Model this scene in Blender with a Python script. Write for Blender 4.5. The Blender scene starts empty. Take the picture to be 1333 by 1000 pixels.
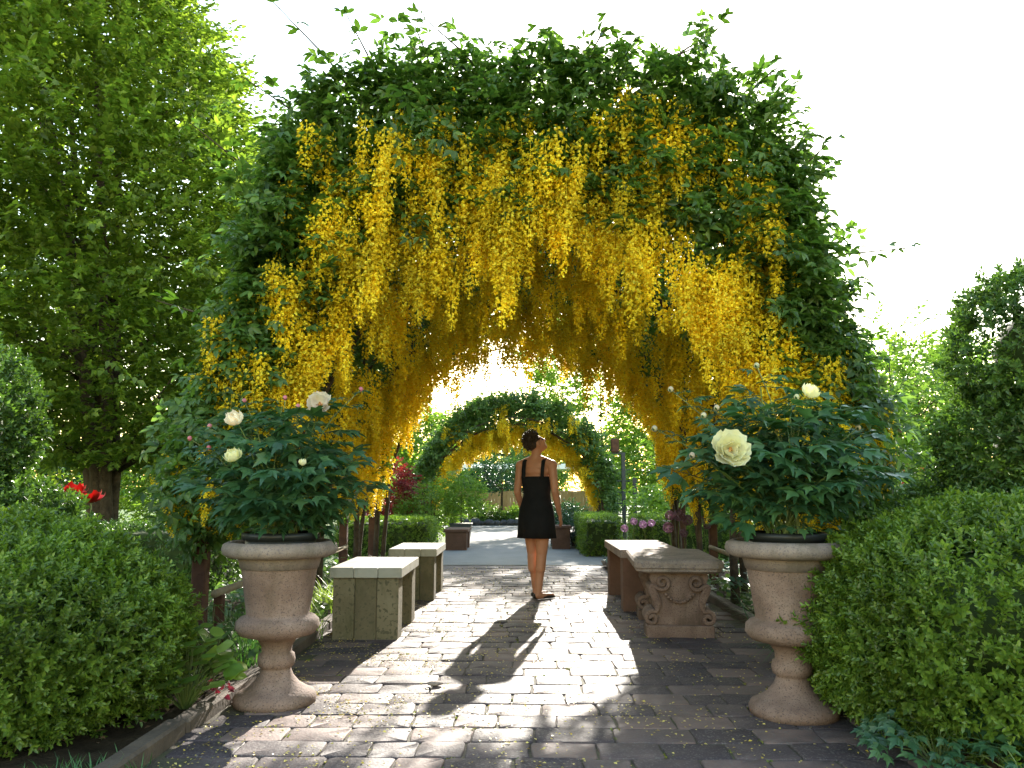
import bpy, bmesh, math, random
import numpy as np
from mathutils import Vector, Matrix, Euler

R = math.radians
rng = np.random.default_rng(11)
random.seed(11)
scn = bpy.context.scene
col = scn.collection

# ------------------------------------------------------------------ camera
F_PX, CAM_H = 1040.0, 1.087
cam_d = bpy.data.cameras.new('camera')
cam_d.sensor_width = 36.0
cam_d.lens = 36.0 * F_PX / 1333.0
cam_d.clip_end = 2000
cam = bpy.data.objects.new('camera', cam_d)
col.objects.link(cam)
PITCH, YAW = math.atan(137 / F_PX), math.atan(13.5 / F_PX)
cam.location = (0, 0, CAM_H)
cam.rotation_euler = (math.pi / 2 + PITCH, 0, YAW)
scn.camera = cam
CAMV = np.array([0, 0, CAM_H])

# ------------------------------------------------------------------ light
SUN_EL, SUN_AZ = R(21.8), R(7.0)           # azimuth measured from +Y towards +X
w = bpy.data.worlds.new('World'); scn.world = w; w.use_nodes = True
nt = w.node_tree
sky = nt.nodes.new('ShaderNodeTexSky'); sky.sky_type = 'NISHITA'
sky.sun_disc = False; sky.sun_elevation = SUN_EL; sky.sun_rotation = SUN_AZ
sky.air_density = 1.75; sky.dust_density = .5; sky.ozone_density = .4
nt.links.new(sky.outputs[0], nt.nodes['Background'].inputs[0])
nt.nodes['Background'].inputs[1].default_value = 0.15
sl = bpy.data.lights.new('sun', 'SUN'); sl.energy = 3.9; sl.angle = R(0.53); sl.color = (1, .93, .82)
so = bpy.data.objects.new('sun', sl); col.objects.link(so)
sdir = Vector((math.sin(SUN_AZ) * math.cos(SUN_EL), math.cos(SUN_AZ) * math.cos(SUN_EL), math.sin(SUN_EL)))
so.rotation_euler = sdir.to_track_quat('Z', 'Y').to_euler()
so.location = (3, 20, 12)
vs = scn.view_settings
vs.view_transform = 'Standard'; vs.look = 'None'; vs.gamma = 1.0; vs.exposure = 2.1
vs.use_curve_mapping = False
scn.cycles.max_bounces = 8; scn.cycles.diffuse_bounces = 4; scn.cycles.transmission_bounces = 6
scn.cycles.caustics_reflective = False; scn.cycles.caustics_refractive = False
scn.cycles.sample_clamp_indirect = 8.0

def at(x, y, Y):
    """photo pixel -> point on the vertical plane at depth Y"""
    v = Vector(((x - 666.5) / F_PX, (500 - y) / F_PX, -1.0))
    v = Euler(cam.rotation_euler).to_matrix() @ v
    k = Y / v.y
    return Vector((v.x * k, Y, CAM_H + v.z * k))

# ------------------------------------------------------------------ materials
MATS = {}
def new_mat(name):
    m = bpy.data.materials.new(name); m.use_nodes = True
    n = m.node_tree
    for x in list(n.nodes): n.nodes.remove(x)
    MATS[name] = m
    return m, n, n.nodes, n.links

def rand_value(N, L):
    g = N.new('ShaderNodeNewGeometry'); oi = N.new('ShaderNodeObjectInfo')
    a = N.new('ShaderNodeMath'); a.operation = 'ADD'
    L.new(g.outputs['Random Per Island'], a.inputs[0]); L.new(oi.outputs['Random'], a.inputs[1])
    f = N.new('ShaderNodeMath'); f.operation = 'FRACT'; L.new(a.outputs[0], f.inputs[0])
    return f.outputs[0]

def leaf_mat(name, cols, trans=.35, rough=.42, tint=(1.0, 1.05, .45), tgain=1.6, spec=.45):
    m, n, N, L = new_mat(name)
    r = rand_value(N, L)
    cr = N.new('ShaderNodeValToRGB'); e = cr.color_ramp.elements
    e[0].color = (*cols[0], 1); e[1].color = (*cols[-1], 1)
    for i, c in enumerate(cols[1:-1]):
        k = e.new((i + 1) / (len(cols) - 1)); k.color = (*c, 1)
    L.new(r, cr.inputs[0])
    g_ = N.new('ShaderNodeNewGeometry'); nz = N.new('ShaderNodeTexNoise'); nz.inputs['Scale'].default_value = 2.6; nz.inputs['Detail'].default_value = 3
    L.new(g_.outputs['Position'], nz.inputs['Vector'])
    mr = N.new('ShaderNodeMapRange'); mr.inputs[1].default_value = .3; mr.inputs[2].default_value = .7; mr.inputs[3].default_value = .68; mr.inputs[4].default_value = 1.32
    L.new(nz.outputs['Fac'], mr.inputs[0])
    hs = N.new('ShaderNodeHueSaturation'); L.new(cr.outputs[0], hs.inputs['Color']); L.new(mr.outputs[0], hs.inputs['Value'])
    p = N.new('ShaderNodeBsdfPrincipled'); p.inputs['Roughness'].default_value = rough
    p.inputs['Specular IOR Level'].default_value = spec
    L.new(hs.outputs[0], p.inputs['Base Color'])
    mx = N.new('ShaderNodeMix'); mx.data_type = 'RGBA'; mx.blend_type = 'MULTIPLY'; mx.inputs[0].default_value = 1
    mx.inputs[7].default_value = (tint[0] * tgain, tint[1] * tgain, tint[2] * tgain, 1)
    L.new(hs.outputs[0], mx.inputs[6])
    t = N.new('ShaderNodeBsdfTranslucent'); L.new(mx.outputs[2], t.inputs[0])
    ms = N.new('ShaderNodeMixShader'); ms.inputs[0].default_value = trans
    L.new(p.outputs[0], ms.inputs[1]); L.new(t.outputs[0], ms.inputs[2])
    o = N.new('ShaderNodeOutputMaterial'); L.new(ms.outputs[0], o.inputs[0])
    return m

def rough_mat(name, cols, scale=8.0, detail=6, rough=.85, bump=.3, speck=None, speck_scale=120, bump_scale=None, islands=0.0, spec=.3, bdist=.01, stain=None):
    """stone, soil, wood, metal: noise-mottled colour, optional fine speckle, bump"""
    m, n, N, L = new_mat(name)
    tc = N.new('ShaderNodeTexCoord')
    oi_ = N.new('ShaderNodeObjectInfo'); vm = N.new('ShaderNodeVectorMath'); vm.operation = 'MULTIPLY_ADD'; cx_ = N.new('ShaderNodeCombineXYZ')
    for k_ in range(3): L.new(oi_.outputs['Random'], cx_.inputs[k_])
    vm.inputs[1].default_value = (17, 23, 31); L.new(cx_.outputs[0], vm.inputs[0]); L.new(tc.outputs['Object'], vm.inputs[2]); OB = vm.outputs[0]
    nz = N.new('ShaderNodeTexNoise'); nz.inputs['Scale'].default_value = scale; nz.inputs['Detail'].default_value = detail
    nz.inputs['Roughness'].default_value = .62
    L.new(OB, nz.inputs['Vector'])
    fac = nz.outputs['Fac']
    if islands:
        r = rand_value(N, L)
        a = N.new('ShaderNodeMath'); a.operation = 'MULTIPLY_ADD'
        L.new(r, a.inputs[0]); a.inputs[1].default_value = islands
        s = N.new('ShaderNodeMath'); s.operation = 'MULTIPLY_ADD'; L.new(fac, s.inputs[0])
        s.inputs[1].default_value = 1 - islands * .5; s.inputs[2].default_value = -islands * .3
        L.new(s.outputs[0], a.inputs[2]); fac = a.outputs[0]
    cr = N.new('ShaderNodeValToRGB'); e = cr.color_ramp.elements
    k = len(cols)
    e[0].position = .28; e[0].color = (*cols[0], 1); e[1].position = .72; e[1].color = (*cols[-1], 1)
    for i, c in enumerate(cols[1:-1]):
        q = e.new(.28 + .44 * (i + 1) / (k - 1)); q.color = (*c, 1)
    L.new(fac, cr.inputs[0])
    colout = cr.outputs[0]
    if speck:
        n2 = N.new('ShaderNodeTexNoise'); n2.inputs['Scale'].default_value = speck_scale; n2.inputs['Detail'].default_value = 2
        L.new(OB, n2.inputs['Vector'])
        c2 = N.new('ShaderNodeValToRGB'); c2.color_ramp.elements[0].position = .56; c2.color_ramp.elements[1].position = .64
        L.new(n2.outputs['Fac'], c2.inputs[0])
        mx = N.new('ShaderNodeMix'); mx.data_type = 'RGBA'
        L.new(c2.outputs[0], mx.inputs[0]); L.new(colout, mx.inputs[6]); mx.inputs[7].default_value = (*speck, 1)
        colout = mx.outputs[2]
    if stain:
        n4 = N.new('ShaderNodeTexNoise'); n4.inputs['Scale'].default_value = 2.3; n4.inputs['Detail'].default_value = 7; n4.inputs['Roughness'].default_value = .7
        mp = N.new('ShaderNodeMapping'); mp.inputs['Scale'].default_value = (2.2, 2.2, .8); L.new(OB, mp.inputs[0]); L.new(mp.outputs[0], n4.inputs['Vector'])
        c4 = N.new('ShaderNodeValToRGB'); c4.color_ramp.elements[0].position = .5; c4.color_ramp.elements[1].position = .68; c4.color_ramp.elements[1].color = (.75, .75, .75, 1)
        L.new(n4.outputs['Fac'], c4.inputs[0])
        m4_ = N.new('ShaderNodeMix'); m4_.data_type = 'RGBA'; L.new(c4.outputs[0], m4_.inputs[0]); L.new(colout, m4_.inputs[6]); m4_.inputs[7].default_value = (*stain, 1)
        colout = m4_.outputs[2]
    p = N.new('ShaderNodeBsdfPrincipled'); p.inputs['Roughness'].default_value = rough
    p.inputs['Specular IOR Level'].default_value = spec
    L.new(colout, p.inputs['Base Color'])
    if bump:
        n3 = N.new('ShaderNodeTexNoise'); n3.inputs['Scale'].default_value = bump_scale or scale * 6; n3.inputs['Detail'].default_value = 5
        L.new(OB, n3.inputs['Vector'])
        b = N.new('ShaderNodeBump'); b.inputs['Strength'].default_value = bump; b.inputs['Distance'].default_value = bdist
        L.new(n3.outputs['Fac'], b.inputs['Height']); L.new(b.outputs[0], p.inputs['Normal'])
    o = N.new('ShaderNodeOutputMaterial'); L.new(p.outputs[0], o.inputs[0])
    return m

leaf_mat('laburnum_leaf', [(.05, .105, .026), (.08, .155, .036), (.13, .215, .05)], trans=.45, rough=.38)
leaf_mat('laburnum_young', [(.05, .12, .02), (.085, .17, .03)], trans=.3, tgain=1.2)
leaf_mat('laburnum_flower', [(.88, .60, .014), (.93, .72, .026), (.95, .81, .07)], trans=.25, rough=.6, tint=(1, .93, .6), tgain=1.0, spec=.2)
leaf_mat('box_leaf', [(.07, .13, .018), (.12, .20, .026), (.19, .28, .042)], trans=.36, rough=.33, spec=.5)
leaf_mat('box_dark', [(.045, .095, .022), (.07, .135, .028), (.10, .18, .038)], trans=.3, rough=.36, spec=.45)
leaf_mat('hornbeam_leaf', [(.075, .125, .02), (.12, .185, .03), (.19, .26, .045)], trans=.48, tgain=1.8)
leaf_mat('bright_leaf', [(.09, .18, .03), (.15, .26, .045), (.22, .32, .06)], trans=.45)
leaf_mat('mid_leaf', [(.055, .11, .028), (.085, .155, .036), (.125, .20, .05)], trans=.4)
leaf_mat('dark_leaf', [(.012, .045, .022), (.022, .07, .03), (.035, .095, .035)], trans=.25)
leaf_mat('red_leaf', [(.13, .018, .022), (.22, .03, .035), (.28, .06, .04)], trans=.35, tint=(1, .6, .5))
leaf_mat('peony_leaf', [(.03, .085, .04), (.045, .115, .048), (.075, .15, .052)], trans=.3, rough=.36, spec=.5)
leaf_mat('stem_green', [(.10, .17, .04), (.16, .2, .06)], trans=.15)
leaf_mat('petal_cream', [(.88, .86, .56), (.90, .89, .68)], trans=.4, rough=.55, tint=(1, .95, .75), tgain=1.0, spec=.2)
leaf_mat('petal_blush', [(.90, .85, .70), (.90, .80, .70)], trans=.4, rough=.55, tint=(1, .9, .75), tgain=1.0, spec=.2)
leaf_mat('bud_pink', [(.45, .12, .16), (.55, .2, .22)], trans=.15, tint=(1, .7, .7))
leaf_mat('bud_cream', [(.42, .42, .24), (.46, .36, .26)], trans=.15)
leaf_mat('stamen', [(.75, .42, .05), (.5, .14, .08)], trans=.1)
leaf_mat('red_flower', [(.38, .012, .012), (.48, .02, .016)], trans=.3, tint=(1, .5, .4), tgain=1.2)
leaf_mat('dark_red_flower', [(.13, .015, .03), (.25, .04, .07)], trans=.25, tint=(1, .6, .6))
leaf_mat('allium', [(.34, .22, .38), (.48, .34, .50)], trans=.3, tint=(1, .8, 1), tgain=1.1)
leaf_mat('allium_dusky', [(.17, .085, .13), (.27, .16, .22)], trans=.25, tint=(1, .8, 1), tgain=1.0)
leaf_mat('grass_blade', [(.03, .085, .03), (.05, .13, .04), (.08, .17, .05)], trans=.3)
leaf_mat('grass_pale', [(.16, .24, .06), (.28, .36, .12)], trans=.4)
leaf_mat('fallen_petal', [(.62, .45, .04), (.75, .62, .18), (.45, .30, .05)], trans=.25, tint=(1, .95, .6), tgain=1.0)
leaf_mat('leaf_litter', [(.07, .04, .02), (.16, .09, .04), (.24, .15, .07)], trans=.15)
leaf_mat('moss', [(.07, .11, .02), (.16, .19, .03), (.25, .22, .03)], trans=.2)
rough_mat('paver', [(.056, .04, .043), (.10, .07, .067), (.17, .11, .092)], scale=5, rough=.7, bump=.55, speck=(.13, .11, .10), speck_scale=95, bump_scale=70, islands=.75, spec=.3, bdist=.005)
rough_mat('joint', [(.05, .042, .03), (.085, .07, .045), (.09, .10, .035)], scale=7, bump=.8, bump_scale=90)
rough_mat('soil', [(.022, .016, .011), (.042, .03, .019), (.062, .045, .028)], scale=6, rough=1.0, spec=.05, bump=.7, bump_scale=40, bdist=.02)
rough_mat('lawn', [(.05, .10, .02), (.09, .15, .03), (.14, .19, .05)], scale=1.5, bump=1.0, bump_scale=60, bdist=.03)
rough_mat('concrete', [(.17, .165, .16), (.22, .215, .21)], scale=3, bump=.2, bump_scale=60, speck=(.15, .15, .15), speck_scale=150)
rough_mat('bench_board', [(.10, .08, .045), (.155, .125, .07), (.20, .165, .10)], scale=4, bump=.35, bump_scale=45, speck=(.09, .08, .045), speck_scale=40, islands=.25, stain=(.075, .07, .03))
rough_mat('bench_top', [(.30, .285, .23), (.40, .375, .32)], scale=5, bump=.3, bump_scale=60, islands=.2, stain=(.17, .16, .11))
rough_mat('urn_stone', [(.15, .092, .07), (.215, .142, .112), (.29, .205, .165)], scale=6, bump=.95, bump_scale=75, speck=(.10, .07, .06), speck_scale=150, bdist=.004, stain=(.11, .075, .05))
rough_mat('urn_rim', [(.19, .145, .125), (.29, .23, .20)], scale=9, bump=.6, bump_scale=110, speck=(.15, .12, .12), speck_scale=130, bdist=.004, stain=(.11, .095, .07))
rough_mat('carved_stone', [(.11, .066, .048), (.165, .105, .08), (.225, .155, .12)], scale=7, bump=.5, bump_scale=80, speck=(.09, .055, .042), speck_scale=110, bdist=.005, stain=(.07, .045, .03))
rough_mat('seat_stone', [(.20, .15, .125), (.30, .24, .20)], scale=9, bump=.7, bump_scale=70, speck=(.14, .11, .11), speck_scale=90, bdist=.006, stain=(.10, .085, .06))
rough_mat('rust', [(.045, .022, .016), (.085, .04, .026), (.13, .06, .035)], scale=9, bump=.4, bump_scale=60)
rough_mat('rust_block', [(.085, .045, .03), (.15, .08, .055)], scale=5, bump=.5, bump_scale=40)
rough_mat('bark', [(.035, .026, .02), (.07, .052, .038), (.11, .085, .062)], scale=10, bump=1.0, bump_scale=30, bdist=.02)
rough_mat('bare_wood', [(.20, .16, .11), (.33, .27, .19)], scale=14, bump=.4)
rough_mat('edging', [(.06, .045, .034), (.12, .09, .065)], scale=8, bump=.6)
rough_mat('fence_wood', [(.30, .18, .085), (.42, .27, .14)], scale=6, bump=.4, islands=.4)
rough_mat('dark_rock', [(.03, .034, .042), (.07, .075, .09)], scale=8, bump=.7)
rough_mat('black_plastic', [(.012, .014, .014), (.02, .022, .022)], scale=8, bump=0, rough=.4)
rough_mat('white_paint', [(.74, .75, .76), (.8, .8, .8)], scale=3, bump=0, rough=.5)
rough_mat('dark_metal', [(.03, .036, .04), (.055, .06, .065)], scale=8, bump=.1, rough=.5)
rough_mat('grey_metal', [(.25, .27, .29), (.32, .34, .36)], scale=8, bump=.1, rough=.5)
rough_mat('skin', [(.40, .175, .095), (.47, .215, .125)], scale=10, bump=.05, rough=.5, spec=.4)
rough_mat('black_cloth', [(.006, .006, .007), (.011, .011, .012)], scale=14, bump=.3, rough=.8, bump_scale=200, spec=.2)
rough_mat('hair_brown', [(.02, .012, .008), (.05, .03, .018)], scale=30, bump=.4, rough=.5)
rough_mat('shoe_leather', [(.012, .009, .008), (.022, .016, .014)], scale=10, bump=.1, rough=.4)
rough_mat('twig_core', [(.03, .05, .012), (.05, .08, .018)], scale=10, bump=.3)
rough_mat('orange_glass', [(.75, .32, .04), (.8, .4, .06)], scale=5, bump=0, rough=.3)
rough_mat('pale_blue', [(.42, .52, .62), (.5, .6, .7)], scale=4, bump=0, rough=.4)
M = MATS

# ------------------------------------------------------------------ object helpers
def tag(o, label=None, cat=None, group=None, kind=None):
    if label: o['label'] = label
    if cat: o['category'] = cat
    if group: o['group'] = group
    if kind: o['kind'] = kind
    return o

def empty(name, loc, rz=0, label=None, cat=None, group=None):
    o = bpy.data.objects.new(name, None); col.objects.link(o)
    o.location = loc; o.rotation_euler = (0, 0, rz); o.empty_display_size = .1
    return tag(o, label, cat, group)

def np_mesh(name, V, F, mat, smooth=False):
    V = np.asarray(V, dtype=np.float32).reshape(-1, 3); F = np.asarray(F, dtype=np.int32)
    me = bpy.data.meshes.new(name)
    k = F.shape[1]
    me.vertices.add(len(V)); me.vertices.foreach_set('co', V.ravel())
    me.loops.add(F.size); me.loops.foreach_set('vertex_index', F.ravel())
    me.polygons.add(len(F)); me.polygons.foreach_set('loop_start', np.arange(0, F.size, k, dtype=np.int32))
    me.polygons.foreach_set('loop_total', np.full(len(F), k, dtype=np.int32))
    if smooth: me.polygons.foreach_set('use_smooth', np.ones(len(F), dtype=bool))
    me.update(calc_edges=True)
    me.materials.append(mat if not isinstance(mat, str) else M[mat])
    return me

def py_mesh(name, V, F, mat, smooth=False):
    me = bpy.data.meshes.new(name); me.from_pydata([tuple(v) for v in V], [], F)
    if smooth:
        for p in me.polygons: p.use_smooth = True
    me.materials.append(M[mat] if isinstance(mat, str) else mat)
    return me

def add(name, me, parent=None, loc=None, rot=None, world=False):
    o = bpy.data.objects.new(name, me); col.objects.link(o)
    if parent is not None: o.parent = parent
    if loc is not None:
        l = Vector(loc)
        if world and parent is not None: l = l - parent.location
        o.location = l
    if rot is not None: o.rotation_euler = rot
    return o

class MB:
    """collects shapes into one mesh"""
    def __init__(s): s.V = []; s.F = []
    def raw(s, V, F):
        b = len(s.V); s.V += [tuple(v) for v in V]; s.F += [tuple(i + b for i in f) for f in F]; return s
    def box(s, x0, x1, y0, y1, z0, z1, bev=0.0):
        if bev <= 0:
            V = [(x, y, z) for z in (z0, z1) for y in (y0, y1) for x in (x0, x1)]
            return s.raw(V, [(0, 2, 3, 1), (4, 5, 7, 6), (0, 1, 5, 4), (2, 6, 7, 3), (0, 4, 6, 2), (1, 3, 7, 5)])
        b = bev
        rings = []
        def ring(i, z): return [(x0 + i, y0 + i, z), (x1 - i, y0 + i, z), (x1 - i, y1 - i, z), (x0 + i, y1 - i, z)]
        def oct_(z, i, c):
            return [(x0 + i + c, y0 + i, z), (x1 - i - c, y0 + i, z), (x1 - i, y0 + i + c, z), (x1 - i, y1 - i - c, z),
                    (x1 - i - c, y1 - i, z), (x0 + i + c, y1 - i, z), (x0 + i, y1 - i - c, z), (x0 + i, y0 + i + c, z)]
        rs = [oct_(z0, b, b * .5), oct_(z0 + b, 0, b), oct_(z1 - b, 0, b), oct_(z1, b, b * .5)]
        V = [v for r in rs for v in r]; Fc = [tuple(range(7, -1, -1)), tuple(range(24, 32))]
        for k in range(3):
            for i in range(8):
                j = (i + 1) % 8
                Fc.append((k * 8 + i, k * 8 + j, k * 8 + 8 + j, k * 8 + 8 + i))
        return s.raw(V, Fc)
    def tube(s, pts, rad, n=8, cap=True):
        pts = [Vector(p) for p in pts]
        if not hasattr(rad, '__len__'): rad = [rad] * len(pts)
        V = []; Fc = []
        up = Vector((0, 0, 1)); prev = None
        for i, p in enumerate(pts):
            d = (pts[min(i + 1, len(pts) - 1)] - pts[max(i - 1, 0)]).normalized()
            if prev is None:
                a = d.cross(up)
                if a.length < 1e-3: a = d.cross(Vector((1, 0, 0)))
            else:
                a = prev - d * prev.dot(d)
            a.normalize(); prev = a; b = d.cross(a)
            for k in range(n):
                t = 2 * math.pi * k / n
                V.append(p + (a * math.cos(t) + b * math.sin(t)) * rad[i])
        for i in range(len(pts) - 1):
            for k in range(n):
                j = (k + 1) % n
                Fc.append((i * n + k, i * n + j, (i + 1) * n + j, (i + 1) * n + k))
        if cap:
            Fc.append(tuple(range(n - 1, -1, -1))); Fc.append(tuple((len(pts) - 1) * n + k for k in range(n)))
        return s.raw(V, Fc)
    def lathe(s, prof, n=40, c=(0, 0, 0)):
        V = []; Fc = []
        for r, z in prof:
            for k in range(n):
                t = 2 * math.pi * k / n
                V.append((c[0] + r * math.cos(t), c[1] + r * math.sin(t), c[2] + z))
        for i in range(len(prof) - 1):
            for k in range(n):
                j = (k + 1) % n
                Fc.append((i * n + k, i * n + j, (i + 1) * n + j, (i + 1) * n + k))
        return s.raw(V, Fc)
    def ball(s, c, r, nu=12, nv=8):
        if not hasattr(r, '__len__'): r = (r, r, r)
        V = [(c[0], c[1], c[2] - r[2])]; Fc = []
        for i in range(1, nv):
            p = -math.pi / 2 + math.pi * i / nv
            for k in range(nu):
                t = 2 * math.pi * k / nu
                V.append((c[0] + r[0] * math.cos(p) * math.cos(t), c[1] + r[1] * math.cos(p) * math.sin(t), c[2] + r[2] * math.sin(p)))
        V.append((c[0], c[1], c[2] + r[2])); e = len(V) - 1
        for k in range(nu):
            j = (k + 1) % nu
            Fc.append((0, 1 + j, 1 + k)); Fc.append((e, e - nu + k, e - nu + j))
        for i in range(nv - 2):
            for k in range(nu):
                j = (k + 1) % nu
                Fc.append((1 + i * nu + k, 1 + i * nu + j, 1 + (i + 1) * nu + j, 1 + (i + 1) * nu + k))
        return s.raw(V, Fc)
    def mesh(s, name, mat, smooth=False): return py_mesh(name, s.V, s.F, mat, smooth)
    def obj(s, name, mat, parent=None, loc=None, smooth=False, world=False, rot=None):
        return add(name, s.mesh(name, mat, smooth), parent, loc, rot, world)

# ---- leaf templates: arrays (V, F) with leaf along +X, face up +Z
def leaflet(L, W, fold=.25, bend=.2, six=True):
    f = fold * W; b = bend * L
    if six:
        V = [(0, 0, 0), (.28 * L, .42 * W, f * .8), (.66 * L, .40 * W, f * .7 - b * .4), (L, 0, -b), (.66 * L, -.40 * W, f * .7 - b * .4), (.28 * L, -.42 * W, f * .8), (.45 * L, 0, -b * .1)]
        Fc = [(0, 6, 1), (1, 6, 2), (2, 6, 3), (3, 6, 4), (4, 6, 5), (5, 6, 0)]
    elif six is None:
        V = [(0, 0, 0), (.25 * L, .42 * W, f), (.7 * L, .42 * W, f - b * .4), (L, 0, -b), (.7 * L, -.42 * W, f - b * .4), (.25 * L, -.42 * W, f)]
        Fc = [(0, 2, 1), (0, 3, 2), (0, 4, 3), (0, 5, 4)]
    else:
        V = [(0, 0, 0), (.45 * L, .5 * W, f), (L, 0, -b), (.45 * L, -.5 * W, f)]
        Fc = [(0, 2, 1), (0, 3, 2)]
    return np.array(V, float), np.array(Fc, int)

def basis(d, up):
    """rows of unit vectors -> (k,3,3) matrices whose columns are x=d, y, z~up"""
    d = d / (np.linalg.norm(d, axis=1, keepdims=True) + 1e-9)
    z = up - (up * d).sum(1, keepdims=True) * d
    bad = np.linalg.norm(z, axis=1) < 1e-3
    z[bad] = np.cross(d[bad], np.array([.3, .9, .2]))
    z = z / np.linalg.norm(z, axis=1, keepdims=True)
    y = np.cross(z, d)
    return np.stack([d, y, z], axis=2)

def inst(T, B, P, S):
    V, Fc = T
    k = len(P); n = len(V)
    W_ = np.einsum('kij,nj->kni', B, V) * np.asarray(S).reshape(-1, 1, 1) + P[:, None, :]
    return W_.reshape(-1, 3), (Fc[None] + (np.arange(k) * n)[:, None, None]).reshape(-1, Fc.shape[1])

def join(Ts):
    Vs = []; Fs = []; b = 0
    for V, Fc in Ts:
        Vs.append(V); Fs.append(np.asarray(Fc) + b); b += len(V)
    return np.concatenate(Vs), np.concatenate(Fs)

def one(T, d, up, p, s=1.0):
    return inst(T, basis(np.array([d], float), np.array([up], float)), np.array([p], float), [s])

def sub_rng(seed): return np.random.default_rng(seed)

def stalk(p0, p1, r):
    """thin three-sided stalk"""
    p0 = np.array(p0, float); p1 = np.array(p1, float); d = p1 - p0; d /= np.linalg.norm(d) + 1e-9
    a = np.cross(d, [.2, .3, .93]); a /= np.linalg.norm(a) + 1e-9; b = np.cross(d, a)
    V = []
    for p, rr in ((p0, r), (p1, r * .6)):
        for k in range(3):
            t = 2 * math.pi * k / 3
            V.append(p + (a * math.cos(t) + b * math.sin(t)) * rr)
    return np.array(V), np.array([(0, 1, 4), (0, 4, 3), (1, 2, 5), (1, 5, 4), (2, 0, 3), (2, 3, 5)])

def trifoliate(L=.062, W=.03, seed=0, six=True):
    g = sub_rng(seed); T = []
    pet = L * .9
    for a in (-62, 0, 62):
        aa = R(a + g.normal(0, 8)); d = (math.cos(aa), math.sin(aa), -.25 + g.normal(0, .12))
        T.append(one(leaflet(L * (1.1 if a == 0 else .92), W, .22, .22, six), d, (g.normal(0, .15), g.normal(0, .15), 1), (pet, 0, 0)))
    if six: T.append(stalk((0, 0, 0), (pet, 0, 0), .0012))
    return join(T)

def lab_spray(seed, n=6, size=1.0, six=True):
    """short shoot with n trifoliate leaves"""
    g = sub_rng(seed); T = []
    for i in range(n):
        a = i * 2.4 + g.normal(0, .3); e = g.uniform(-.15, .75)
        d = (math.cos(a) * .8 + .5, math.sin(a), e - .2)
        up = (-e * math.cos(a) * .6 + .35, -e * math.sin(a) * .6, 1)
        T.append(one(trifoliate(.058 * g.uniform(.8, 1.25), .031 * g.uniform(.85, 1.15), seed * 31 + i, six), d, up, (i * .018, g.normal(0, .01), g.normal(0, .012)), size))
    T.append(stalk((0, 0, 0), (n * .019, 0, 0), .003))
    return join(T)

def raceme(L, seed, dens=265, zf=1.0):
    """hanging chain of pea flowers, top at the origin, hanging along -Z"""
    g = sub_rng(seed); n = int(dens * L) + 8
    T = [stalk((0, 0, 0), (0, 0, -L), .0018)]
    for i in range(n):
        q = ((i + g.uniform(-.3, .3)) / n); q = min(max(q, .02), .995)
        a = i * 2.39996 + g.normal(0, .35)
        r = .056 * (1 - .72 * q ** 1.7) * g.uniform(.55, 1.15)
        c = np.array([math.cos(a) * r, math.sin(a) * r, -q * L + g.normal(0, .006) - .012])
        o = np.array([math.cos(a), math.sin(a), g.uniform(-.5, .2)]); o /= np.linalg.norm(o)
        s = np.cross(o, [0, 0, 1.0]); s /= np.linalg.norm(s); u = np.cross(s, o)
        z = (.0116 if q < .85 else .0075) * zf * g.uniform(.85, 1.2)
        tw = g.normal(0, .5); s, u = s * math.cos(tw) + u * math.sin(tw), u * math.cos(tw) - s * math.sin(tw)
        V = [c - u * z * .6, c + s * z * .95 + u * z * .3 + o * z * .3, c + u * z * 1.1 - o * z * .2, c - s * z * .95 + u * z * .3 + o * z * .3, c + o * z * 1.5 - u * z * .5]
        T.append((np.array(V), np.array([(0, 1, 2), (0, 2, 3), (1, 4, 3)])))
    return join(T)

def box_sprig(seed, n=5, L=.022, six=False):
    g = sub_rng(seed); T = []
    for i in range(n):
        for sgn in (-1, 1):
            a = R(90 * (i % 2)) + (math.pi if sgn < 0 else 0) + g.normal(0, .25)
            out = .55 + .55 * (1 - i / n)
            d = np.array([.75 + .3 * i / n, math.cos(a) * out, math.sin(a) * out])
            up = np.array([1.0, -math.cos(a) * .8, -math.sin(a) * .8])
            s = g.uniform(.8, 1.15) * (1.0 - .25 * (i == n - 1))
            T.append(one(leaflet(L, L * (.5 if six is None else .55), .22, .12, six), d, up, (i * L * .5, 0, 0), s))
    return join(T)

def twig_spray(seed, n=12, L=.075, W=.042, length=.34):
    """flat side twig with alternate leaves (hornbeam and other trees)"""
    g = sub_rng(seed); T = []
    for i in range(n):
        q = (i + .6) / n; sgn = 1 if i % 2 else -1
        a = sgn * R(g.uniform(35, 62)) * (1 - .5 * q)
        d = (math.cos(a), math.sin(a), g.normal(-.15, .22))
        T.append(one(leaflet(L, W, .2, .2, six=False), d, (g.normal(0, .35), g.normal(0, .35), 1), (q * length, 0, g.normal(0, .015)), g.uniform(.75, 1.2)))
    return join(T)

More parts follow.
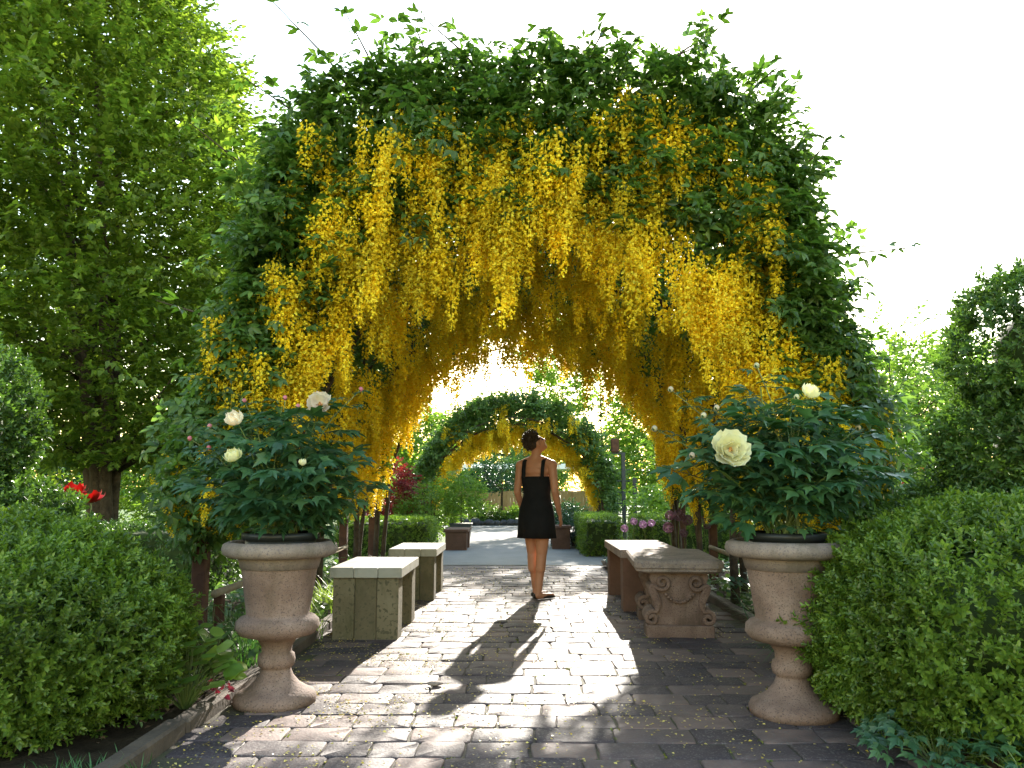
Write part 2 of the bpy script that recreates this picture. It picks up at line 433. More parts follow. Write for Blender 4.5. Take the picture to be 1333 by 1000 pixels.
def scatter(parent, Ts, P, D, U, S, mat, part, mass, nparts=0, order=None, fineTs=None):
    """templates Ts placed at P along D with up U: the first nparts of `order` as single objects, the rest as one mass"""
    k = len(P); var = rng.integers(0, len(Ts), k); B = basis(np.asarray(D, float), np.asarray(U, float))
    S = np.asarray(S, float)
    single = np.zeros(k, bool)
    if nparts:
        idx = np.asarray(order[:nparts]); single[idx] = True
        mes = [np_mesh(part, T[0], T[1], mat) for T in (fineTs or Ts)]
        base = np.array(parent.location)
        for i in idx:
            o = bpy.data.objects.new(part, mes[var[i]]); col.objects.link(o); o.parent = parent
            m4 = Matrix.Identity(4)
            for r_ in range(3):
                for c_ in range(3): m4[r_][c_] = B[i, r_, c_] * S[i]
                m4[r_][3] = P[i, r_] - base[r_]
            o.matrix_basis = m4
    out = []
    for v in range(len(Ts)):
        q = (~single) & (var == v)
        if q.any(): out.append(inst(Ts[v], B[q], P[q] - np.array(parent.location), S[q]))
    if out:
        V, Fc = join(out)
        o = add(mass, np_mesh(mass, V, Fc, mat), parent); o['kind'] = 'stuff'
        return o

def noise3(p, f=1.0, seed=0):
    """cheap smooth pseudo-noise in about -1..1"""
    g = sub_rng(seed); v = np.zeros(len(p))
    for i in range(5):
        k = g.normal(0, 1, 3); k = k / np.linalg.norm(k) * f * (1.0 + .55 * i)
        v += np.sin(p @ k * 2 * math.pi + g.uniform(0, 6.3)) / (1 + .5 * i)
    return v / 2.2

def unit(v): return v / (np.linalg.norm(v, axis=1, keepdims=True) + 1e-9)

# ================================================================== SETTING
gd = MB(); gd.raw([(-400, -30, -.06), (400, -30, -.06), (400, 700, -.06), (-400, 700, -.06)], [(0, 1, 2, 3)])
tag(gd.obj('ground', 'lawn'), kind='structure')

def bed(x0, x1, y0, y1, nx, ny, seed, lift=.0):
    xs = np.linspace(x0, x1, nx); ys = np.linspace(y0, y1, ny)
    X, Y = np.meshgrid(xs, ys); P = np.stack([X.ravel(), Y.ravel(), np.zeros(X.size)], 1)
    P[:, 2] = .015 + lift + .035 * noise3(P, .5, seed) + .02 * noise3(P, 2.1, seed + 1)
    Fc = [(j * nx + i, j * nx + i + 1, (j + 1) * nx + i + 1, (j + 1) * nx + i) for j in range(ny - 1) for i in range(nx - 1)]
    return tag(add('garden_bed', np_mesh('garden_bed', P, Fc, 'soil', True)), kind='structure')
bed(-6.5, -1.57, 1.0, 11.8, 60, 120, 3)
bed(1.9, 7.0, 1.0, 11.8, 60, 120, 5)
bed(1.12, 1.86, 9.0, 11.76, 16, 40, 7, .03)

# path: joint bed, 300 pavers as pieces, the rest as one mass
PX0, PX1, PY0, PY1, PW, PD = -1.50, 1.82, 2.6, 11.8, .277, .207
path = tag(MB().raw([(PX0 - .06, 1.0, -.007), (PX1 + .06, 1.0, -.007), (PX1 + .06, PY1, -.007), (PX0 - .06, PY1, -.007)], [(0, 1, 2, 3)]).obj('path', 'joint'), kind='structure')
def paver_T(w_, d_, seed):
    g = sub_rng(seed); n = 12; V = []
    def outline(s, jit):
        pts = []
        hw, hd = w_ / 2 - .0035, d_ / 2 - .003; c = .013
        base = [(-hw + c, -hd), (0, -hd), (hw - c, -hd), (hw, -hd + c), (hw, 0), (hw, hd - c), (hw - c, hd), (0, hd), (-hw + c, hd), (-hw, hd - c), (-hw, 0), (-hw, -hd + c)]
        return [(x * s + jit[i][0], y * s + jit[i][1]) for i, (x, y) in enumerate(base)]
    jit = g.normal(0, .0028, (n, 2))
    for s, z in ((1.0, -.05), (1.0, -.008), (.985, -.0005), (.95, .0005)):
        for x, y in outline(s, jit): V.append((x, y, z + (g.normal(0, .0012) if z > -.01 else 0)))
    V.append((0, 0, .0015)); Fc = []
    for k in range(3):
        for i in range(n):
            j = (i + 1) % n; a, b, c, d = k * n + i, k * n + j, (k + 1) * n + j, (k + 1) * n + i
            Fc += [(a, b, c), (a, c, d)]
    for i in range(n): Fc.append((3 * n + i, 3 * n + (i + 1) % n, 4 * n))
    return np.array(V, float), np.array(Fc, int)
pavT = [paver_T(PW * s, PD, 50 + i) for i, s in enumerate((1, 1, 1, 1, 1, 1, .72, .72, 1.28, 1.28))]
pav_w = [PW * s for s in (1, 1, 1, 1, 1, 1, .72, .72, 1.28, 1.28)]
pm = [np_mesh('paver', T[0], T[1], 'paver', False) for T in pavT]
cells = []
yy = PY0; row = 0
while yy < PY1 - PD * .5:
    x = PX0 - (.5 * PW if row % 2 else 0) + random.uniform(-.03, .03)
    while x < PX1 - .05:
        v = random.choice([0, 1, 2, 3, 4, 5, 0, 1, 2, 3, 4, 5, 6, 7, 8, 9])
        cx = x + pav_w[v] / 2
        if cx > PX0 + .02 and cx < PX1 - .05: cells.append((cx, yy + PD / 2, v))
        x += pav_w[v]
    yy += PD; row += 1
def in_view(x, y):
    px = 680 + x / y * F_PX; py = 637 + CAM_H / y * F_PX
    return -40 < px < 1370 and py < 1030
vis = [c for c in cells if in_view(c[0], c[1])]
rest = [c for c in cells if not in_view(c[0], c[1])] + vis[300:]
for (x, y, v) in vis[:300]:
    o = add('paver', pm[v], path, (x, y, random.gauss(0, .0018)), (random.gauss(0, .0035), random.gauss(0, .0035), random.gauss(0, .012) + random.choice((0, math.pi))))
out = []
for (x, y, v) in rest:
    a = random.gauss(0, .012)
    out.append(one(pavT[v], (math.cos(a), math.sin(a), 0), (random.gauss(0, .01), random.gauss(0, .01), 1), (x, y, random.gauss(0, .002))))
V, Fc = join(out); o = add('paver_mass', np_mesh('paver_mass', V, Fc, 'paver'), path); o['kind'] = 'stuff'

cp = MB().box(-1.42, 1.62, 11.83, 16.0, -.05, -.002).box(-1.42, 1.62, 16.012, 23.2, -.05, -.003)
tag(cp.obj('concrete_path', 'concrete'), kind='structure')
tag(MB().box(-9, 9, 23.21, 24.3, -.05, .006).obj('cross_path', 'concrete'), kind='structure')

kb = empty('kerb', (-1.545, 2.5, 0)); tag(kb, kind='structure')
y = 2.4
while y < 11.7:
    L = random.uniform(1.1, 1.5)
    MB().box(-.045, .045, 0, min(L, 11.78 - y) - .008, -.05, random.uniform(.055, .075), .012).obj('edging_board', 'edging', kb, (random.gauss(0, .006), y - 2.5, 0), rot=(0, 0, random.gauss(0, .004)))
    y += L
kb2 = empty('kerb', (1.875, 2.5, 0)); tag(kb2, kind='structure')
y = 2.4
while y < 11.7:
    L = random.uniform(1.1, 1.5)
    MB().box(-.045, .045, 0, min(L, 11.78 - y) - .008, -.05, random.uniform(.05, .07), .012).obj('edging_board', 'edging', kb2, (random.gauss(0, .006), y - 2.5, 0), rot=(0, 0, random.gauss(0, .004)))
    y += L

# ================================================================== LABURNUM ARCHES
def sup(t, a, z0, b, n):
    """superellipse arch: t 0..1 from the left foot over the top to the right foot"""
    th = math.pi * (1 - t); c, s = np.cos(th), np.sin(th)
    return np.sign(c) * a * np.abs(c) ** (2 / n), z0 + b * np.abs(s) ** (2 / n)

def trellis(xc, ys, a, zs, b, label):
    T = empty('arch_trellis', (xc, ys[0], 0), label=label, cat='trellis')
    for y in ys:
        for s in (-1, 1):
            p = MB().box(-.045, .045, -.045, .045, -.05, zs - .04, .008)
            post = p.obj('post', 'rust', T, (s * a, y - ys[0], 0))
            MB().box(-.075, .075, -.075, .075, zs - .04, zs - .005, .012).box(-.055, .055, -.055, .055, zs - .004, zs + .03, .01).obj('collar', 'rust', post)
        ts = np.linspace(0, 1, 33); X, Z = sup(ts, a, zs, b, 1.82)
        MB().tube([(x, y - ys[0], z + .03) for x, z in zip(X, Z)], .026, 8).obj('hoop', 'rust', T)
    L = ys[-1] - ys[0]
    for t in (.12, .24, .37, .5, .63, .76, .88):
        X, Z = sup(np.array([t]), a, zs, b, 1.82)
        MB().tube([(X[0], -.15, Z[0] + .065), (X[0], L * .5, Z[0] + .05), (X[0], L + .15, Z[0] + .065)], .015, 6).obj('purlin', 'rust', T)
    return T

OUT1 = [(2.24, .72), (2.22, 1.15), (2.12, 1.6), (2.0, 2.1), (1.88, 2.6), (1.80, 3.05), (1.72, 3.45), (1.50, 3.75), (.95, 3.91), (0, 3.98)]
def laburnum(xc, Y0, Y1, a_in, zs, b_in, a_out, top, n_out, label, nspray, nrac, front_rac, parts, zlow, seed, shoots=(), rl=(.20, .50), trunks=4, lsize=1.0, table=None):
    global rng
    rng = sub_rng(seed)
    A = empty('laburnum_arch', (xc, Y0, 0), label=label, cat='flowering arch')
    off = np.array([xc, 0, 0])
    tt_ = np.linspace(0, 1, 400); xi_, zi_ = sup(tt_, a_in, zs, b_in, 1.95)
    if table:
        half = np.array(table); pts_ = np.concatenate([half * np.array([-1, 1]), half[::-1][1:]]); xo_, zo_ = pts_[:, 0], pts_[:, 1]
    else: xo_, zo_ = sup(tt_, a_out, zs - .15, top - zs + .15, n_out)
    def arc(x, z):
        l = np.concatenate([[0], np.cumsum(np.hypot(np.diff(x), np.diff(z)))]); l /= l[-1]
        return lambda t: (np.interp(t, l, x), np.interp(t, l, z))
    fi, fo = arc(xi_, zi_), arc(xo_, zo_)
    def surf(t, s):
        xi, zi = fi(t); xo, zo = fo(t)
        return xi + (xo - xi) * s, zi + (zo - zi) * s
    tg = np.linspace(.0005, .9995, 1500)
    def even(u, s):
        X_, Z_ = surf(tg, s); l = np.concatenate([[0], np.cumsum(np.hypot(np.diff(X_), np.diff(Z_)))])
        return np.interp(u, l / l[-1], tg)
    # trunks and branches climbing the hoops
    for k in range(trunks):
        for sgn in (-1, 1):
            y = Y0 + (k + .5) / trunks * (Y1 - Y0)
            t0 = 0 if sgn < 0 else 1
            for q in range(2):
                ts = np.linspace(0, random.uniform(.40, .56), 16); tt = ts if sgn < 0 else 1 - ts
                X, Z = surf(tt, random.uniform(.12, .4))
                yv = y + (q - 1) * .22 + np.cumsum(rng.normal((q - 1) * .035, .035, 16))
                pts = [(X[0] * 1.03, y - Y0 + (q - 1) * .05, -.03), (X[0] * 1.02, y - Y0 + (q - 1) * .09, zs * .5)] + [(X[i], yv[i] - Y0, Z[i]) for i in range(16)]
                r0 = random.uniform(.022, .042)
                MB().tube(pts, [r0 * 1.25, r0 * 1.1] + [r0 * (1 - .75 * i / 15) for i in range(16)], 7).obj('branch', 'bark', A, smooth=True)
    # leaf sprays
    n1 = int(nspray * .72); t = even(rng.random(n1), .75); y = Y0 + (Y1 - Y0) * rng.random(n1); s = 1.0 - np.abs(rng.normal(0, .42, n1))
    n2 = nspray - n1; t2 = even(rng.random(n2), .8); y2 = Y0 - np.abs(rng.normal(0, .16, n2)); s2 = rng.beta(2.2, 1.1, n2) * 1.02
    t = np.concatenate([t, t2]); y = np.concatenate([y, y2]); s = np.concatenate([s, s2])
    s = np.clip(s, .03, 1.04)
    X, Z = surf(t, s)
    P = np.stack([X, y, Z], 1)
    P += (P - np.array([0, 0, 1.4])) * np.array([1, 0, 1]) * (.036 * noise3(P, .55, seed))[:, None] * (s[:, None] > .5)
    stick = (rng.random(len(P)) < .05) * (s > .8) * rng.uniform(.03, .24, len(P)); P += unit((P - np.array([0, 0, 1.4])) * np.array([1, 0, 1])) * stick[:, None]
    P += rng.normal(0, .04, P.shape)
    far = np.clip((P[:, 1] - (Y1 - 2.2)) / 1.6, 0, 1) * (Y1 - Y0 > 3); P[:, 2] += far * .6 * (1 - s).clip(0, 1)
    keep = (P[:, 2] > zlow + .35 * rng.random(len(P))) & (noise3(P, .8, seed + 4) > -1.0)
    P, s, t = P[keep], s[keep], t[keep]
    outd = np.stack([P[:, 0] / a_out, np.where(P[:, 1] < Y0 + .15, -1.1, 0), (P[:, 2] - 1.6) / 1.6], 1)
    D = unit(unit(outd) + rng.normal(0, .55, P.shape) + np.array([0, -.15, -.1]))
    U = unit(np.array([0, -.35, 1.0]) + .5 * unit(outd) + rng.normal(0, .3, P.shape))
    W = P + off
    vd = np.linalg.norm(W - CAMV, axis=1) - .8 * s * (P[:, 1] < Y0 + .1) - .3 * (P[:, 2] > 1.3)
    Ts = [lab_spray(seed * 7 + i, 6 + i % 2, lsize, False) for i in range(6)]
    Tf = [lab_spray(seed * 7 + i, 6 + i % 2, lsize, True) for i in range(6)]
    scatter(A, Ts, W, D, U, rng.uniform(.85, 1.4, len(P)), 'laburnum_leaf', 'leaf_spray', 'leaf_mass', parts, np.argsort(vd), Tf)
    # racemes inside the tunnel
    n = nrac; t = even(rng.uniform(.03, .97, n), .1); y = Y0 + .1 + (Y1 - Y0 - .05) * (np.floor(rng.random(n) * max(2, (Y1 - Y0) / .8)) + .5 + rng.normal(0, .10, n)) / max(2, (Y1 - Y0) / .8); s = rng.uniform(-.02, .26, n)
    X, Z = surf(t, s); P1 = np.stack([X, y, Z], 1) + rng.normal(0, .025, (n, 3))
    P1[:, 2] += np.clip((P1[:, 1] - (Y1 - 2.2)) / 1.6, 0, 1) * (Y1 - Y0 > 3) * .58
    P1 = P1[noise3(P1, .6, seed + 9) > -.5]
    # racemes on the front rim
    m = front_rac * 2; t = even(rng.uniform(.02, .98, m), .4); s = rng.beta(1.0, 1.1, m) * .98; y = Y0 - rng.uniform(.02, .34, m)
    X, Z = surf(t, s); P2 = np.stack([X, y, Z], 1)
    P2 = P2[(noise3(P2 * np.array([1, 2.5, 1]), 1.35, seed + 12) > -.10) & ((s < .85) | (Z < 2.9))][:max(front_rac // 5, 1)]
    P2 = np.repeat(P2, 5, 0); P2 = P2 + rng.normal(0, 1, P2.shape) * np.array([.095, .06, .08])
    P = np.concatenate([P2, P1]); fat = np.concatenate([np.full(len(P2), 1.12), np.full(len(P1), 1.18)])[P[:, 2] > zlow + .30]; P = P[P[:, 2] > zlow + .30]
    k = len(P)
    near = Y0 < 10
    Rt = [raceme(l, seed * 3 + i, 265 if near else 110, 1.0 if near else 1.6) for i, l in enumerate(np.linspace(rl[0], rl[1], 6))]
    W = P + off
    D = unit(np.stack([np.ones(k), rng.normal(0, .4, k), rng.normal(0, .05, k)], 1)); U = unit(np.array([0, 0, 1.0]) + rng.normal(0, .05, (k, 3)))
    sc = fat * rng.uniform(.72, 1.2, k) * np.clip((P[:, 2] - zlow) / .9, .55, 1) * np.clip(1.0 - .6 * (P[:, 1] - (Y1 - 1.6)) / 1.2, .4, 1) ** ((Y1 - Y0) > 3)
    order = np.argsort(np.linalg.norm(W - CAMV, axis=1))
    scatter(A, Rt, W, D, U, sc, 'laburnum_flower', 'raceme', 'raceme_mass', parts, order)
    # long young shoots
    for (p0, p1) in shoots:
        p0, p1 = Vector(p0), Vector(p1); p0 = p0 - (p1 - p0) * .7; d = p1 - p0; mid = p0 + d * .55 + Vector((0, 0, .06 * d.length))
        g = random.Random(int(p1.x * 1000))
        sh = MB().tube([p0 - A.location, mid - A.location, p1 - A.location], [.009, .007, .003], 5).obj('shoot', 'bark', A)
        Tl = []
        for i in range(7):
            q = .35 + .65 * i / 6; c = (p0.lerp(mid, q * 2) if q < .5 else mid.lerp(p1, q * 2 - 1)) - A.location
            dd = d.normalized() * .5 + Vector((g.gauss(0, .7), g.gauss(0, .7), g.gauss(.1, .35)))
            Tl.append(one(trifoliate(.105 * (1.2 - .6 * q), .056 * (1.15 - .55 * q), i + 77), dd, (g.gauss(0, .4), g.gauss(0, .4), 1), c))
        V, Fc = join(Tl); add('shoot_leaves', np_mesh('shoot_leaves', V, Fc, 'laburnum_young'), sh)
    return A

trellis(0.06, [5.3, 7.4, 9.5, 11.3], 2.16, .93, 2.42, 'rusty steel posts and hoops carrying the big laburnum tunnel over the pavers')
sh1 = []
for (x0, y0, x1, y1) in [(450, 120, 362, 12), (490, 105, 455, 28), (560, 90, 540, 35), (620, 95, 560, 32), (760, 90, 790, 36), (870, 90, 935, 38), (855, 95, 905, 62),
                         (980, 120, 1008, 92), (400, 170, 325, 108), (330, 240, 258, 170), (1040, 230, 1075, 190), (1080, 345, 1165, 326), (690, 85, 700, 50), (1010, 140, 1030, 118), (270, 420, 212, 395)]:
    sh1.append((at(x0, y0, 5.2), at(x0 + (x1 - x0) * 1.15, y0 + (y1 - y0) * 1.15, 5.0)))
laburnum(0.06, 5.35, 11.6, 1.80, .9, 1.88, 2.36, 3.90, 3.1,
         'tall laburnum tunnel thick with hanging yellow flower chains and dark green leaves', 11300, 1150, 1200, 300, .58, 21, sh1, table=OUT1)
trellis(-0.2, [19.6, 20.9], 2.2, .7, 1.95, 'thin steel hoops inside the smaller leafy arch beyond the concrete path')
laburnum(-0.2, 19.5, 21.0, 2.0, .7, 1.85, 2.45, 3.35, 2.1,
         'smaller green arch with yellow flower chains lining its underside, over the concrete path', 1900, 800, 80, 0, .40, 33, (), trunks=2, lsize=1.35)

# ================================================================== BOX SHRUBS AND HEDGES
BOX_T = [box_sprig(i) for i in range(6)]
BOX_H = [box_sprig(i, n=3) for i in range(6)]
BOX_N = [box_sprig(i, six=None) for i in range(6)]
def blob_pts(c, r, n, p=2.4, lump=.075, seed=0, shell=.16):
    """points and normals on a lumpy superellipsoid"""
    g = sub_rng(seed); v = unit(g.normal(0, 1, (n, 3))); k = (np.abs(v) ** p).sum(1) ** (-1 / p); q = v * k[:, None]
    q *= (1 + lump * noise3(v, .55, seed) + lump * .5 * noise3(v, 1.4, seed + 1) - np.abs(g.normal(0, shell, n)) * .5)[:, None]
    q *= (1 + (g.random(n) < .035) * g.uniform(.02, .09, n))[:, None]
    nrm = unit(np.sign(q) * np.abs(q) ** (p - 1) / np.asarray(r))
    return np.asarray(c) + q * np.asarray(r), nrm

def box_shrub(blobs, label, mat, nsp, parts=0, size=1.0, seed=0, cat='shrub', name='box_shrub'):
    base = (blobs[0][0][0], blobs[0][0][1], 0)
    S = empty(name, base, label=label, cat=cat)
    Ps = []; Ns = []
    tot = sum(r[0] * r[1] + r[0] * r[2] + r[1] * r[2] for c, r in blobs)
    for i, (c, r) in enumerate(blobs):
        n = int(nsp * (r[0] * r[1] + r[0] * r[2] + r[1] * r[2]) / tot)
        P, N_ = blob_pts(c, r, n, p=2.15, seed=seed + i); Ps.append(P); Ns.append(N_)
        core = MB().ball((0, 0, 0), (r[0] * .6, r[1] * .6, r[2] * .6), 18, 12)
        core.obj('inner_twigs', 'twig_core', S, c, world=True, smooth=True)
    P = np.concatenate(Ps); N_ = np.concatenate(Ns)
    vw = unit(P - CAMV); ok = (P[:, 2] > .02) & ((vw * N_).sum(1) < .38); P, N_ = P[ok], N_[ok]
    g = sub_rng(seed + 5)
    D = unit(N_ * .8 + np.array([0, 0, .6]) + g.normal(0, .5, P.shape)); U = unit(g.normal(0, 1, P.shape))
    face = ((P - CAMV) * N_).sum(1) < 0
    dist = np.linalg.norm(P - CAMV, axis=1) + 50 * (~face)
    px = 680 + P[:, 0] / P[:, 1] * F_PX; dist += 50 * ((px < 0) | (px > 1333))
    scatter(S, BOX_N if parts else BOX_T, P, D, U, g.uniform(.8, 1.45, len(P)) * size, mat, 'leaf_sprig', 'foliage', parts, np.argsort(dist))
    return S

box_shrub([((-2.58, 3.75, .40), (.90, .80, .54)), ((-2.12, 4.0, .34), (.42, .45, .42))],
          'bright green rounded box shrub beside the urn with pink peony buds', 'box_leaf', 10500, 300, 1.25, 101)
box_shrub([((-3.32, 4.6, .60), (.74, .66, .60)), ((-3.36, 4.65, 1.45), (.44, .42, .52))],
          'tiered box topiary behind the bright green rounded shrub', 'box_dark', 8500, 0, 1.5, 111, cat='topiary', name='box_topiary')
box_shrub([((2.22, 3.72, .47), (.92, .78, .56)), ((1.85, 4.0, .36), (.45, .5, .42))],
          'dark green rounded box shrub pressing against the urn with the open yellow peony', 'box_leaf', 10500, 300, 1.25, 121)
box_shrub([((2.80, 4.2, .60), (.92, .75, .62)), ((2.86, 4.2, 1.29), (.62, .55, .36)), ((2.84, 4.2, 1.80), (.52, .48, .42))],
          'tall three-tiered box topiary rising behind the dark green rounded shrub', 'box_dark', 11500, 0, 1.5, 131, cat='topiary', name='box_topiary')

def clipped_hedge(x0, x1, y0, y1, h, label, mat='box_leaf', n=2500, size=1.3, seed=0):
    H = empty('clipped_hedge', ((x0 + x1) / 2, (y0 + y1) / 2, 0), label=label, cat='hedge')
    g = sub_rng(seed)
    A = [(x1 - x0) * (y1 - y0), (x1 - x0) * h, (x1 - x0) * h, (y1 - y0) * h, (y1 - y0) * h]
    f = g.choice(5, n, p=np.array(A) / sum(A)); u, v = g.random(n), g.random(n)
    P = np.zeros((n, 3)); N_ = np.zeros((n, 3))
    X = x0 + (x1 - x0) * u; Y = y0 + (y1 - y0) * v
    for k in range(5):
        q = f == k
        if k == 0: P[q] = np.stack([X[q], Y[q], np.full(q.sum(), h)], 1); N_[q] = (0, 0, 1)
        elif k in (1, 2): P[q] = np.stack([X[q], np.full(q.sum(), y0 if k == 1 else y1), v[q] * h], 1); N_[q] = (0, -1 if k == 1 else 1, 0)
        else: P[q] = np.stack([np.full(q.sum(), x0 if k == 3 else x1), Y[q], u[q] * h], 1); N_[q] = (-1 if k == 3 else 1, 0, 0)
    P += N_ * (.02 * noise3(P, 1.2, seed) - np.abs(g.normal(0, .025, n)))[:, None]
    MB().box(x0 + .06, x1 - .06, y0 + .06, y1 - .06, -.04, h - .06, .03).obj('inner_twigs', 'twig_core', H, (0, 0, 0), world=True)
    H.children[0].location = -H.location
    D = unit(N_ + np.array([0, 0, .4]) + g.normal(0, .4, P.shape))
    scatter(H, BOX_H, P, D, unit(g.normal(0, 1, P.shape)), g.uniform(.9, 1.6, n) * size, mat, 'leaf_sprig', 'foliage')
    return H
clipped_hedge(-2.85, -1.42, 12.3, 13.3, .62, 'low clipped box hedge with a sunlit top, past the pale concrete bench pair', n=3000, seed=1)
clipped_hedge(1.02, 1.62, 13.3, 15.6, .62, 'narrow clipped box hedge ending at the concrete path beside the dark low shrub', n=2600, seed=2)
clipped_hedge(1.72, 3.4, 12.3, 13.2, .66, 'clipped box hedge with bright top behind the mauve alliums', n=3000, seed=3)
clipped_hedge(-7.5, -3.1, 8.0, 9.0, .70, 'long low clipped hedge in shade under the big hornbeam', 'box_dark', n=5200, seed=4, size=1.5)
clipped_hedge(3.4, 7.5, 8.6, 9.6, .55, 'clipped hedge beside the staked sapling outside the tunnel', 'mid_leaf', n=4200, seed=5, size=1.5)

# ================================================================== TREES
def tree(name, label, base, h, prof, n, mat, spray, trunk_r=.12, stems=1, zbot=.2, seed=0, cat='tree', group=None, lean=(0, 0), shell=.45, spread=.35, size=1.0, droop=-.1):
    """prof(q) gives the crown radius for q 0..1 from crown bottom to top"""
    g = sub_rng(seed); b = Vector(base)
    T = empty(name, b, label=label, cat=cat, group=group)
    # trunk(s) and limbs
    for k in range(stems):
        a = 2 * math.pi * k / max(stems, 1) + g.uniform(0, 1); sp = spread * (stems > 1)
        top = Vector((lean[0] + math.cos(a) * sp * prof(.6), lean[1] + math.sin(a) * sp * prof(.6), h * .9))
        pts = []; rr = []
        for i in range(9):
            q = i / 8
            pts.append(Vector((top.x * q ** 1.25 + math.cos(a) * trunk_r * .8 * (stems > 1) * (1 - q), top.y * q ** 1.25 + math.sin(a) * trunk_r * .8 * (stems > 1) * (1 - q), -.08 + (top.z + .08) * q)) + Vector((g.normal(0, .02), g.normal(0, .02), 0)) * (h * .15))
            rr.append(trunk_r * (1 - .88 * q) * (1.25 if i == 0 else 1))
        mb = MB().tube(pts, rr, 8)
        for j in range(7 if stems > 1 else 11):
            q = zbot + (1 - zbot) * g.uniform(0, .85); p = pts[min(int(q * 8), 7)]
            aa = g.uniform(0, 2 * math.pi); cq = max(0., (q - zbot) / (1 - zbot)); rad = prof(min(cq + .12, 1)) * .8
            e = p + Vector((math.cos(aa) * rad, math.sin(aa) * rad, h * g.uniform(.06, .16)))
            mb.tube([p, p.lerp(e, .5) + Vector((0, 0, h * .012)), e], [trunk_r * .42 * (1 - q * .6), trunk_r * .25 * (1 - q * .6), trunk_r * .06], 5)
        mb.obj('trunk', 'bark', T, smooth=True)
    # crown
    q = g.random(n * 2); w_ = np.array([prof(x) for x in q]); keepp = g.random(n * 2) < (w_ / w_.max()) ** 1.0
    q = q[keepp][:n]; n = len(q); w_ = np.array([prof(x) for x in q])
    th = g.uniform(0, 2 * math.pi, n); rad = w_ * (1 - np.abs(g.normal(0, shell, n)) * .8).clip(.05, 1)
    z = h * (zbot + (1 - zbot) * q)
    P = np.stack([np.cos(th) * rad + lean[0] * z / h, np.sin(th) * rad + lean[1] * z / h, z], 1)
    nz_ = noise3(P, 1.1 / max(w_.max(), .6), seed + 3); P[:, :2] *= (1 + .16 * nz_ + .08 * noise3(P, 2.6 / max(w_.max(), .6), seed + 8))[:, None]
    ok = noise3(P, 1.7 / max(w_.max(), .6), seed + 6) > -.62
    P = P[ok]; th = th[ok]
    D = unit(np.stack([np.cos(th), np.sin(th), np.full(len(P), droop + .35)], 1) + g.normal(0, .45, P.shape))
    U = unit(np.array([0, 0, 1.0]) + g.normal(0, .35, P.shape))
    scatter(T, spray, P + np.array(b), D, U, g.uniform(.75, 1.3, len(P)) * size, mat, 'twig', 'crown')
    return T

HORN = [twig_spray(i, 13, .085, .05, .42) for i in range(5)]
LOOSE = [twig_spray(20 + i, 9, .10, .05, .38) for i in range(4)]
COARSE = [twig_spray(30 + i, 8, .16, .10, .5) for i in range(4)]
FINE = [twig_spray(40 + i, 10, .05, .028, .2) for i in range(4)]
def ovoid(r, low=.35):
    return lambda q: r * max(.02, (math.sin(math.pi * min(1, (q * (1 - low * .3) + low * .3))) ** .75))
def horn_prof(q): return 3.0 * (.62 + .38 * min(q / .25, 1)) * max(.03, 1 - max(0, (q - .35) / .65) ** 1.7)
tree('hornbeam_tree', 'large dense hornbeam with several stems filling the sky beside the laburnum tunnel', (-6.5, 12.6, 0), 12.5, horn_prof, 12000, 'hornbeam_leaf', HORN, .115, 6, .11, 201, spread=.4, size=1.3, lean=(-1.5, 0))
tree('hornbeam_tree', 'second hornbeam, its sunlit crown showing between the large hornbeam and the tunnel', (-5.6, 18.5, 0), 10.4, lambda q: 2.3 * (.7 + .3 * min(q / .3, 1)) * max(.03, 1 - max(0, (q - .3) / .7) ** 1.8), 3600, 'hornbeam_leaf', HORN, .12, 3, .16, 202)
tree('dark_tree', 'dark broad tree standing in shade behind the large hornbeam', (-13.5, 21, 0), 9.0, ovoid(4.2), 2800, 'dark_leaf', COARSE, .2, 1, .05, 203)
tree('sunlit_tree', 'yellow-green sunlit tree beyond the staked sapling, its crown rounded', (12.6, 25.5, 0), 5.9, ovoid(2.5), 2200, 'bright_leaf', COARSE, .13, 1, .08, 204)
tree('sunlit_tree', 'second yellow-green tree showing beside the tiered topiary', (15.8, 28, 0), 6.3, ovoid(2.9), 2200, 'bright_leaf', COARSE, .13, 1, .06, 205)
tree('sunlit_tree', 'pale sunlit tree seen through the tunnel above the red-leaved maple', (-4.6, 27, 0), 5.0, ovoid(2.0), 1900, 'bright_leaf', COARSE, .12, 1, .05, 206)
tree('sunlit_tree', 'pale sunlit tree beyond the dark slim posts', (5.0, 29, 0), 4.6, ovoid(2.2), 1900, 'bright_leaf', COARSE, .12, 1, .05, 207)
tree('garden_tree', 'wide green tree rising above the white canopy', (-1.0, 52, 0), 5.8, ovoid(5.0), 1500, 'mid_leaf', COARSE, .2, 1, .1, 208, size=1.6)
tree('umbrella_tree', 'small flat-crowned tree in front of the wooden fence', (-.66, 26, 0), 1.95, lambda q: 1.15 * max(.05, math.sqrt(max(0, 1 - (q * 1.0) ** 2))), 800, 'dark_leaf', FINE, .06, 1, .54, 209, size=1.5)
tree('japanese_maple', 'crimson-leaved maple beside the arch beyond the clipped hedge', (-3.1, 18.0, 0), 1.75, ovoid(.75), 800, 'red_leaf', FINE, .04, 3, .15, 210, cat='maple', size=1.3)
tree('planter_shrub', 'young lime green tree growing in the dark planter', (-1.28, 16.9, .34), 1.15, ovoid(.36), 420, 'bright_leaf', FINE, .018, 1, .18, 211, cat='small tree', size=1.1)
tree('sapling', 'thin young tree with sparse leaves leaning on a rusty stake', (4.35, 9.4, 0), 3.15, ovoid(.78), 190, 'mid_leaf', LOOSE, .025, 1, .38, 212, cat='sapling', size=.75)
tree('red_shrub', 'low dark red leaved shrub near the rusty stake', (6.5, 13.2, 0), 1.35, ovoid(.6), 600, 'red_leaf', FINE, .03, 3, .1, 213, cat='shrub', size=1.2)
